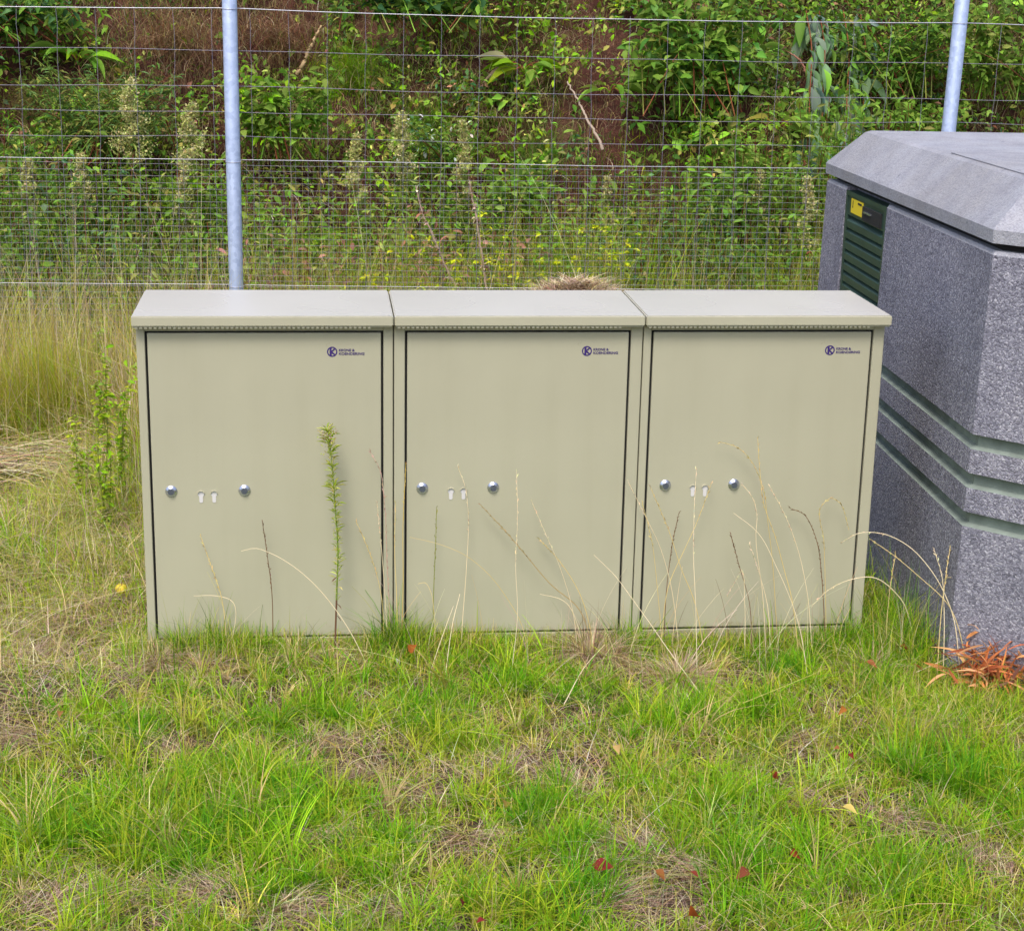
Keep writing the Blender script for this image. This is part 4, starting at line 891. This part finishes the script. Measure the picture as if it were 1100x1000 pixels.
# straw heap behind the middle cabinet
def heap(name, label, c, rx, ry, hz, n, pal, wts, cat, ln=(.05, .14), wd=(.002, .004)):
    s = Soup(); a = rng.normal(0, .5, n); b_ = rng.normal(0, .5, n); z = c[2]+hz*np.exp(-(a*a+b_*b_)*.30)*np.where(rng.random(n) < .75, rng.uniform(.85, 1, n), rng.uniform(.1, 1, n))
    base = np.stack([c[0]+a*rx, c[1]+b_*ry, z], 1)
    blades(s, base, rng.uniform(.015, .05, n), rng.uniform(*wd, n), rng.uniform(*ln, n)/.03, rng.uniform(0, 6.28, n), pick(pal, wts, n, .25), 5, .25, .6)
    o = s.build(name, DRY); tag(o, label, cat); return o
p = ony(622, 309, 1.95)
hz_ = Soup()
heap('straw_heap', 'heap of dry pinkish straw just behind the middle cabinet roof', (1.53, 2.10, 0.0), .33, .24, .728, 20000, [PINK, PALES, BROWN, STRAW], [2.6, 2, 1.8, 1.2], 'straw heap', (.04, .10))
p = onz(40, 515)
s = Soup()
for i in range(620):
    a0 = p+np.array([rng.normal(-.1, .20), rng.normal(.02, .11), .05+abs(rng.normal(0, .03))]); az_ = rng.normal(.15, .28); ln = rng.uniform(.12, .4)
    Q = spline([a0, a0+[math.cos(az_)*ln*.5, math.sin(az_)*ln*.5, rng.uniform(0, .05)], a0+[math.cos(az_)*ln, math.sin(az_)*ln+rng.normal(0, .02), rng.normal(-.005, .01)]], 7)
    tubes(s, Q, .0017, pick([PALES, PINK, STRAW, RUST], [2.5, 2, 1.5, .4], 1)[0], 3)
tag(s.build('straw_mat', DRY), 'flattened mat of pale pinkish straw under the golden tuft', 'straw')
# ------------------------------------------------------------ tall green weed before the left cabinet
def tallweed():
    p = onz(359, 712); p[1] = -.085; p = np.array([ony(359, 690, -.085)[0], -.085, 0.0])
    P = [p]+[ony(u, v, -.075) for u, v in ((361, 660), (362, 630), (363, 590), (360, 545), (357, 505), (352, 462))]
    r_ = empty('horseweed', tuple(p)); tag(r_, 'tall slim green weed standing in front of the left cabinet door', 'weed')
    Q = spline(P, 60); st_ = Soup(); s = Soup(); tp = Soup()
    C = np.array([(.16, .08, .05)]*16+[(.22, .30, .05)]*44); V0 = Soup()
    tubes(st_, Q[:17], np.linspace(.0032, .0028, 17), (.16, .085, .05), 6); tubes(st_, Q[16:], np.linspace(.0028, .0012, 44), (.20, .29, .05), 6)
    for i in range(16, 60):
        k = int(4+5*(i > 24)); a = rng.uniform(0, 6.28, k); up_ = rng.uniform(.3, 1.3, k); L = rng.uniform(.010, .030, k)*(1 if i < 50 else .9)*(1+.5*(i > 38))*rng.uniform(.5, 1.1)
        leaves(s, TPL_N, np.tile(Q[i], (k, 1))+rng.normal(0, .003, (k, 3))+np.array([0, 0, 1.])*rng.uniform(-.004, .004, (k, 1)), np.stack([np.cos(a), np.sin(a), up_], 1), L, L*.12, pick([(.50, .58, .12), G3, (.60, .60, .22)], [2, 2, 1], k, .15), .4)
    k = 110; P = Q[-1]+np.stack([rng.normal(0, .012, k), rng.normal(0, .01, k), -np.abs(rng.normal(.012, .03, k))], 1)
    leaves(tp, TPL_S, P, np.stack([rng.normal(0, .6, k), rng.normal(0, .6, k), rng.uniform(.2, 1, k)], 1), rng.uniform(.006, .014, k), .003, pick([(.50, .42, .22), (.45, .28, .22), G3], [2, 1.2, 1], k, .15), .6)
    for i in (12, 15, 22): leaves(tp, TPL_N, Q[i][None], np.array([[rng.choice([-1, 1])*.8, -.2, -.6]]), np.array([.022]), np.array([.004]), jit(BROWN, 1), .3)
    st_.build('stem', DRY, r_); s.build('leaves', LEAF, r_); tp.build('flower_head', LEAF, r_)
tallweed()
# ------------------------------------------------------------ single dry stalks (pixel path from tip to foot, each given a real depth)
ST = [
 ([(216, 577), (224, 600), (237, 638), (244, 680)], .0013, STRAW, .45, 'thin straw stalk left of the lock pair on the left cabinet'),
 ([(282, 561), (287, 596), (291, 625), (293, 685)], .0013, BROWN, .5, 'upright brown grass ear below the right lock of the left cabinet'),
 ([(259, 592), (275, 589), (290, 594), (316, 609), (334, 624), (360, 654), (377, 680), (395, 714)], .0013, PALES, 0, 'long pale stalk arching left across the left cabinet door'),
 ([(208, 640), (232, 640), (245, 643), (246, 700)], .0014, PALES, 0, 'short pale stalk bent sharply left at the left cabinet foot'),
 ([(383, 561), (393, 584), (402, 608), (408, 631), (413, 690)], .0011, STRAW, .4, 'thin stalk right of the tall green weed'),
 ([(398, 486), (408, 504), (412, 530), (416, 610), (421, 700)], .0013, PINK, .7, 'tallest pinkish stalk before the joint of left and middle cabinets'),
 ([(425, 540), (424, 590), (426, 640), (427, 700)], .0015, STRAW, .3, 'straight straw stalk along the joint of left and middle cabinets'),
 ([(436, 500), (433, 560), (433, 630), (431, 700)], .0013, GOLD, .3, 'golden stalk along the left edge of the middle door'),
 ([(258, 657), (293, 674), (328, 708)], .0013, PALES, 0, 'pale fallen stalk at the foot of the left cabinet'),
 ([(492, 502), (500, 524), (503, 553), (501, 611), (497, 666), (495, 700)], .0013, PALES, .35, 'pale stalk crossing the right keyhole of the middle cabinet'),
 ([(469, 546), (468, 582), (466, 631), (465, 700)], .0013, OLIVE, .5, 'greenish grass ear under the left lock of the middle cabinet'),
 ([(516, 542), (545, 573), (563, 594), (592, 628), (621, 653), (638, 690)], .0015, (.42, .32, .16), .4, 'thick brown stalk slanting down right across the middle door'),
 ([(555, 507), (556, 553), (554, 611), (556, 655), (549, 725)], .0010, PALES, .45, 'very thin straight stalk near the centre of the middle door'),
 ([(571, 538), (586, 573), (601, 608), (615, 655), (621, 700)], .0011, PALES, .35, 'thin stalk slanting down to the straw clump by the middle cabinet'),
 ([(579, 579), (598, 599), (621, 634), (640, 690)], .0013, STRAW, .3, 'curved stalk right of the centre of the middle door'),
 ([(580, 638), (603, 644), (630, 668)], .0012, PALES, 0, 'short pale stalk low on the middle door'),
 ([(638, 596), (662, 620), (679, 643), (700, 672), (720, 701), (752, 742)], .0014, PALES, 0, 'long pale stalk from the joint of middle and right cabinets to the lawn'),
 ([(675, 518), (694, 556), (708, 585), (718, 617), (730, 690)], .0013, PALES, .2, 'pale stalk bending over the joint of middle and right cabinets'),
 ([(699, 524), (720, 574), (733, 614), (744, 640), (757, 700)], .0013, STRAW, .3, 'straw stalk slanting from the left edge of the right door'),
 ([(449, 627), (457, 626), (462, 634), (466, 655), (467, 705)], .0011, STRAW, 0, 'small hooked stalk low on the middle door left side'),
 ([(487, 651), (476, 681), (462, 721)], .0014, PALES, 0, 'pale short stalk leaning right in front of the middle cabinet foot'),
 ([(494, 638), (487, 666), (478, 727)], .0014, PALES, 0, 'pale stalk just right of the short one at the middle cabinet foot'),
 ([(440, 577), (470, 584), (499, 596), (525, 617), (545, 643), (557, 663), (570, 705)], .0011, STRAW, 0, 'long thin stalk arching over the lower half of the middle door'),
 ([(650, 692), (633, 710), (606, 756)], .0015, PALES, 0, 'pale stalk lying on the lawn below the straw clump'),
 ([(748, 505), (746, 543), (745, 599), (747, 642), (749, 725)], .0012, PALES, .4, 'straight pale stalk crossing the left keyhole of the right cabinet'),
 ([(764, 520), (747, 565), (734, 593), (720, 624), (710, 690)], .0012, STRAW, .25, 'stalk leaning right over the right keyhole of the right cabinet'),
 ([(729, 552), (722, 586), (717, 624), (713, 690)], .0012, BROWN, .4, 'brown ear stalk left of the keyholes of the right cabinet'),
 ([(774, 475), (791, 480), (807, 495), (816, 513), (826, 570), (836, 690)], .0012, STRAW, .35, 'highest stalk on the right door, arching to the left'),
 ([(814, 472), (816, 503), (821, 543), (832, 574), (843, 614), (849, 636), (858, 700)], .0013, STRAW, .45, 'tall upright eared stalk on the right door'),
 ([(798, 521), (808, 534), (813, 552), (812, 574), (819, 636), (823, 700)], .0015, PALES, .3, 'bright bent stalk beginning at the right lock of the right cabinet'),
 ([(788, 551), (813, 571), (835, 611), (857, 667), (868, 725)], .0013, PALES, 0, 'pale stalk slanting down right below the right lock'),
 ([(827, 523), (844, 555), (857, 590), (866, 630), (873, 700)], .0013, PALES, .35, 'long leaning stalk right of the tall eared one'),
 ([(849, 546), (863, 552), (874, 571), (880, 593), (882, 611), (887, 690)], .0013, BROWN, .6, 'brown arched ear bending left on the right door'),
 ([(911, 566), (909, 558), (902, 540), (892, 535), (883, 543), (885, 580), (888, 690)], .0011, STRAW, .5, 'hooked stalk with its tip hanging right on the right door'),
 ([(806, 586), (816, 617), (824, 648), (828, 700)], .0014, PALES, .3, 'short pale stalk at the lower middle of the right door'),
 ([(785, 574), (795, 611), (804, 642), (808, 700)], .0011, BROWN, .3, 'thin brown stalk low on the right door'),
 ([(782, 638), (789, 626), (796, 614), (800, 650), (800, 700)], .0012, PALES, .4, 'tiny pale stalk folded to the left low on the right door'),
 ([(905, 582), (922, 573), (947, 573), (975, 586), (999, 611), (1020, 650), (1035, 700)], .0014, PALES, .2, 'long pale stalk arching from the station over the cabinet edge'),
 ([(873, 650), (891, 633), (916, 622), (937, 620), (965, 640), (985, 700)], .0015, PALES, .25, 'bright pale stalk arching left near the right cabinet foot'),
 ([(962, 596), (957, 625), (954, 652), (951, 705)], .0013, STRAW, .3, 'upright straw stalk between right cabinet and station'),
 ([(883, 720), (840, 738), (798, 755)], .0015, (.45, .45, .12), 0, 'yellow green stalk lying on the lawn before the right cabinet'),
 ([(914, 652), (905, 670), (900, 695)], .0013, STRAW, 0, 'short straw at the right bottom corner of the right cabinet'),
 ([(1004, 592), (1012, 620), (1014, 650), (1014, 720)], .0014, PALES, .2, 'pale stalk standing before the chamfered corner of the station'),
 ([(1022, 580), (1018, 605), (1012, 650), (1008, 710)], .0013, STRAW, .4, 'eared stalk leaning right before the chamfered corner of the station'),
 ([(936, 580), (962, 598), (988, 620), (1015, 645), (1045, 700)], .0013, STRAW, .2, 'straw stalk slanting down right between cabinet and station'),
 ([(1052, 692), (1020, 706), (984, 722)], .0013, PALES, 0, 'pale straw lying left of the orange dead leaves'),
 ([(405, 540), (409, 580), (413, 630), (417, 695)], .0011, PALES, .3, 'slim pale stalk at the right edge of the left door'),
 ([(690, 540), (700, 580), (706, 630), (712, 700)], .0011, STRAW, .3, 'thin stalk at the joint of middle and right cabinets, nearly upright'),
 ([(1000, 640), (1020, 620), (1045, 640), (1062, 668)], .0012, STRAW, 0, 'curved straw resting against the station wall above the orange leaves'),
 ([(340, 155+560), (352, 745), (368, 772)], .0012, (.45, .45, .14), 0, 'thin yellow stalk lying on the lawn below the left cabinet'),
 ([(470, 350+480), (440, 848), (415, 866)], .0013, (.40, .45, .14), 0, 'pale green blade lying on the lawn left of its centre'),
]
for path, r, col, head, tx in ST:
    b0 = onz(*path[-1]); yb_ = min(b0[1], -.02)
    if tx.find('lying') >= 0 or tx.find('fallen') >= 0:
        n = len(path); P = [onz(u, v, .035+.035*(n-1-i)/n) for i, (u, v) in enumerate(path)][::-1]
        P = [np.array(q) for q in P]
    else:
        n = len(path); u0, v0 = path[-1]; yb_ = max(min(b0[1], -.03), -.40)
        if path[0][0] > 1000 or path[-1][0] > 990: yb_ = max(min(b0[1], -.30), -.5)
        P = []
        for i, (u, v) in enumerate(path[::-1]):
            f = i/(n-1); yy = yb_*(1-f)+(yb_*.55)*f-.012
            q = ony(u, v, yy); P.append(q)
        P[0][2] = min(P[0][2], .0)
    s = Soup(); Q = spline(P, 36); r *= 1.25 if head else 1.05; tubes(s, Q, np.linspace(r, r*.5, 36), np.array(col)*rng.uniform(1., 1.15), 5)
    if head:
        i0 = int(36*(1-head)); T = np.gradient(Q, axis=0); T /= np.linalg.norm(T, axis=1)[:, None]
        idx = np.arange(i0, 36); k = len(idx)
        for rep in range(2):
            d = T[idx]+rng.normal(0, .22, (k, 3)); L = rng.uniform(.008, .014, k)
            leaves(s, TPL_S, Q[idx]-T[idx]*.003*rep, d, L, L*.22, jit(np.array(col)*.95, k, .12), .5)
    if r >= .0013 and not head:
        pass
    o = s.build('dry_stalk', DRY, None, True); tag(o, tx, 'stalk', 'single dry grass stalks')
# ------------------------------------------------------------ fallen leaves and small things
FL = [(828, 829, 'dark red leaf in the lawn below the right cabinet', (.30, .035, .02), .022), (852, 912, 'red leaf near the bottom right of the lawn', (.34, .05, .02), .020),
      (803, 934, 'brown red leaf low on the lawn, right of the big thatch patch', (.26, .06, .03), .026), (705, 934, 'small orange brown leaf beside the big thatch patch', (.34, .11, .03), .020),
      (740, 983, 'bright orange red leaf at the bottom edge of the lawn', (.50, .10, .02), .034), (930, 711, 'orange brown leaf in the grass near the station corner', (.36, .10, .04), .026),
      (907, 760, 'small orange leaf in the middle of the right lawn', (.48, .15, .03), .020), (967, 694, 'orange leaf half hidden near the station foot', (.42, .13, .05), .022),
      (902, 803, 'tiny orange leaf above the pale yellow leaf', (.40, .14, .05), .014), (914, 809, 'tiny dark red leaf above the pale yellow leaf', (.22, .03, .02), .016),
      (905, 866, 'pale yellow leaf on the right lawn', (.75, .50, .14), .028), (664, 800, 'pale tan leaf in the lawn below the straw clump', (.55, .33, .14), .024),
      (548, 862, 'golden brown leaf standing in the middle of the lawn', (.40, .24, .06), .026), (637, 929, 'dark red leaf in the big thatch patch', (.25, .025, .02), .034),
      (499, 969, 'dark crimson leaf at the lower middle of the lawn', (.24, .02, .03), .024), (521, 988, 'crimson leaf at the bottom edge, middle of the lawn', (.28, .03, .03), .018),
      (741, 936, 'small red leaf right of the big thatch patch', (.30, .05, .03), .018), (439, 699, 'orange leaf at the foot of the middle cabinet', (.50, .13, .03), .028), (65, 764, 'small orange brown leaf on the left lawn', (.36, .16, .05), .018),
      (6, 530, 'red scrap at the left border on the straw mat', (.45, .03, .03), .024)]
for u, v, tx, col, L in FL:
    p = onz(u, v, .058); L *= 1.05; col = tuple(np.array(col)*np.array([.9, 1.05, 1.1])); s = Soup()
    d = np.array([[rng.normal(0, .6), -.6, rng.normal(.15, .3)]]); leaves(s, leaf_tpl((.08, .7, 1, .8, .4, .05), rng.uniform(.2, .6), rng.uniform(.2, .5)), p[None], d, np.array([L*1.25]), np.array([L*.9]), jit(col, 1, .05, .03), .7)
    tubes(s, spline([p, p-d[0]*L*.4, p-d[0]*L*.7-[0, 0, .006]], 5), .0006, np.array(col)*.8, 4)
    tag(s.build('fallen_leaf', LEAF), tx, 'leaf', 'fallen leaves on the grass')
# white feather-like scrap
p = onz(425, 707, .03); s = Soup()
leaves(s, leaf_tpl((.2, .9, 1, .6, .1), .7, .5), p[None], np.array([[.3, -.4, -.8]]), np.array([.034]), np.array([.016]), np.array([[.80, .80, .78]]), .1)
tag(s.build('paper_scrap', LEAF), 'curled white scrap lying in the grass before the cabinets', 'scrap')
# small yellow fruit with dimple and stalk
p = onz(131, 652); bm = bmesh.new(); bmesh.ops.create_uvsphere(bm, u_segments=20, v_segments=14, radius=.018)
for v_ in bm.verts:
    r_ = math.hypot(v_.co.x, v_.co.y); v_.co.z *= .9
    if v_.co.z > 0: v_.co.z -= .007*math.exp(-(r_/.006)**2)
fr = empty('yellow_fruit', (p[0], p[1], .060)); tag(fr, 'small round yellow fruit in the grass left of the left cabinet', 'fruit')
obj('flesh', bm, simple('fruit_skin', (.66, .50, .04), .5, 0, .2, 60), fr, True)
s = Soup(); tubes(s, spline([np.array(fr.location)+[0, 0, .008], np.array(fr.location)+[.002, 0, .018], np.array(fr.location)+[.006, 0, .024]], 6), .0012, BROWN, 5); s.build('stalk', DRY, fr)
# orange dead frond heap by the station
p = onz(1068, 738); s = Soup(); n = 330
base = np.stack([p[0]+rng.normal(0.02, .065, n), p[1]+rng.normal(.01, .05, n), .025+np.abs(rng.normal(0, .035, n))], 1)
d = np.stack([rng.normal(-.1, 1, n), rng.normal(-.5, .6, n), rng.normal(.65, .5, n)], 1); L = rng.uniform(.04, .11, n)
leaves(s, leaf_tpl((.3, .8, 1, .8, .5, .05), .35, .06), base, d, L, rng.uniform(.007, .012, n), pick([(.70, .27, .10), (.46, .15, .07), (.78, .42, .20), (.20, .08, .055)], [3, 2.2, 1.8, 1.6], n, .22), .7)
for u, v, L_ in ((1084, 705, .07), (1070, 712, .06), (1040, 738, .06)):
    leaves(s, leaf_tpl((.3, .8, 1, .7, .05), .15, .08), onz(u, v)[None]+[[0, 0, .03]], np.array([[rng.normal(0, .2), -.1, 1.0 if u > 1050 else .1]]), np.array([L_]), np.array([.014]), jit((.70, .26, .09), 1), .4)
tag(s.build('dead_leaf_heap', LEAF), 'heap of curled orange brown dead leaves at the station foot', 'dead leaves')
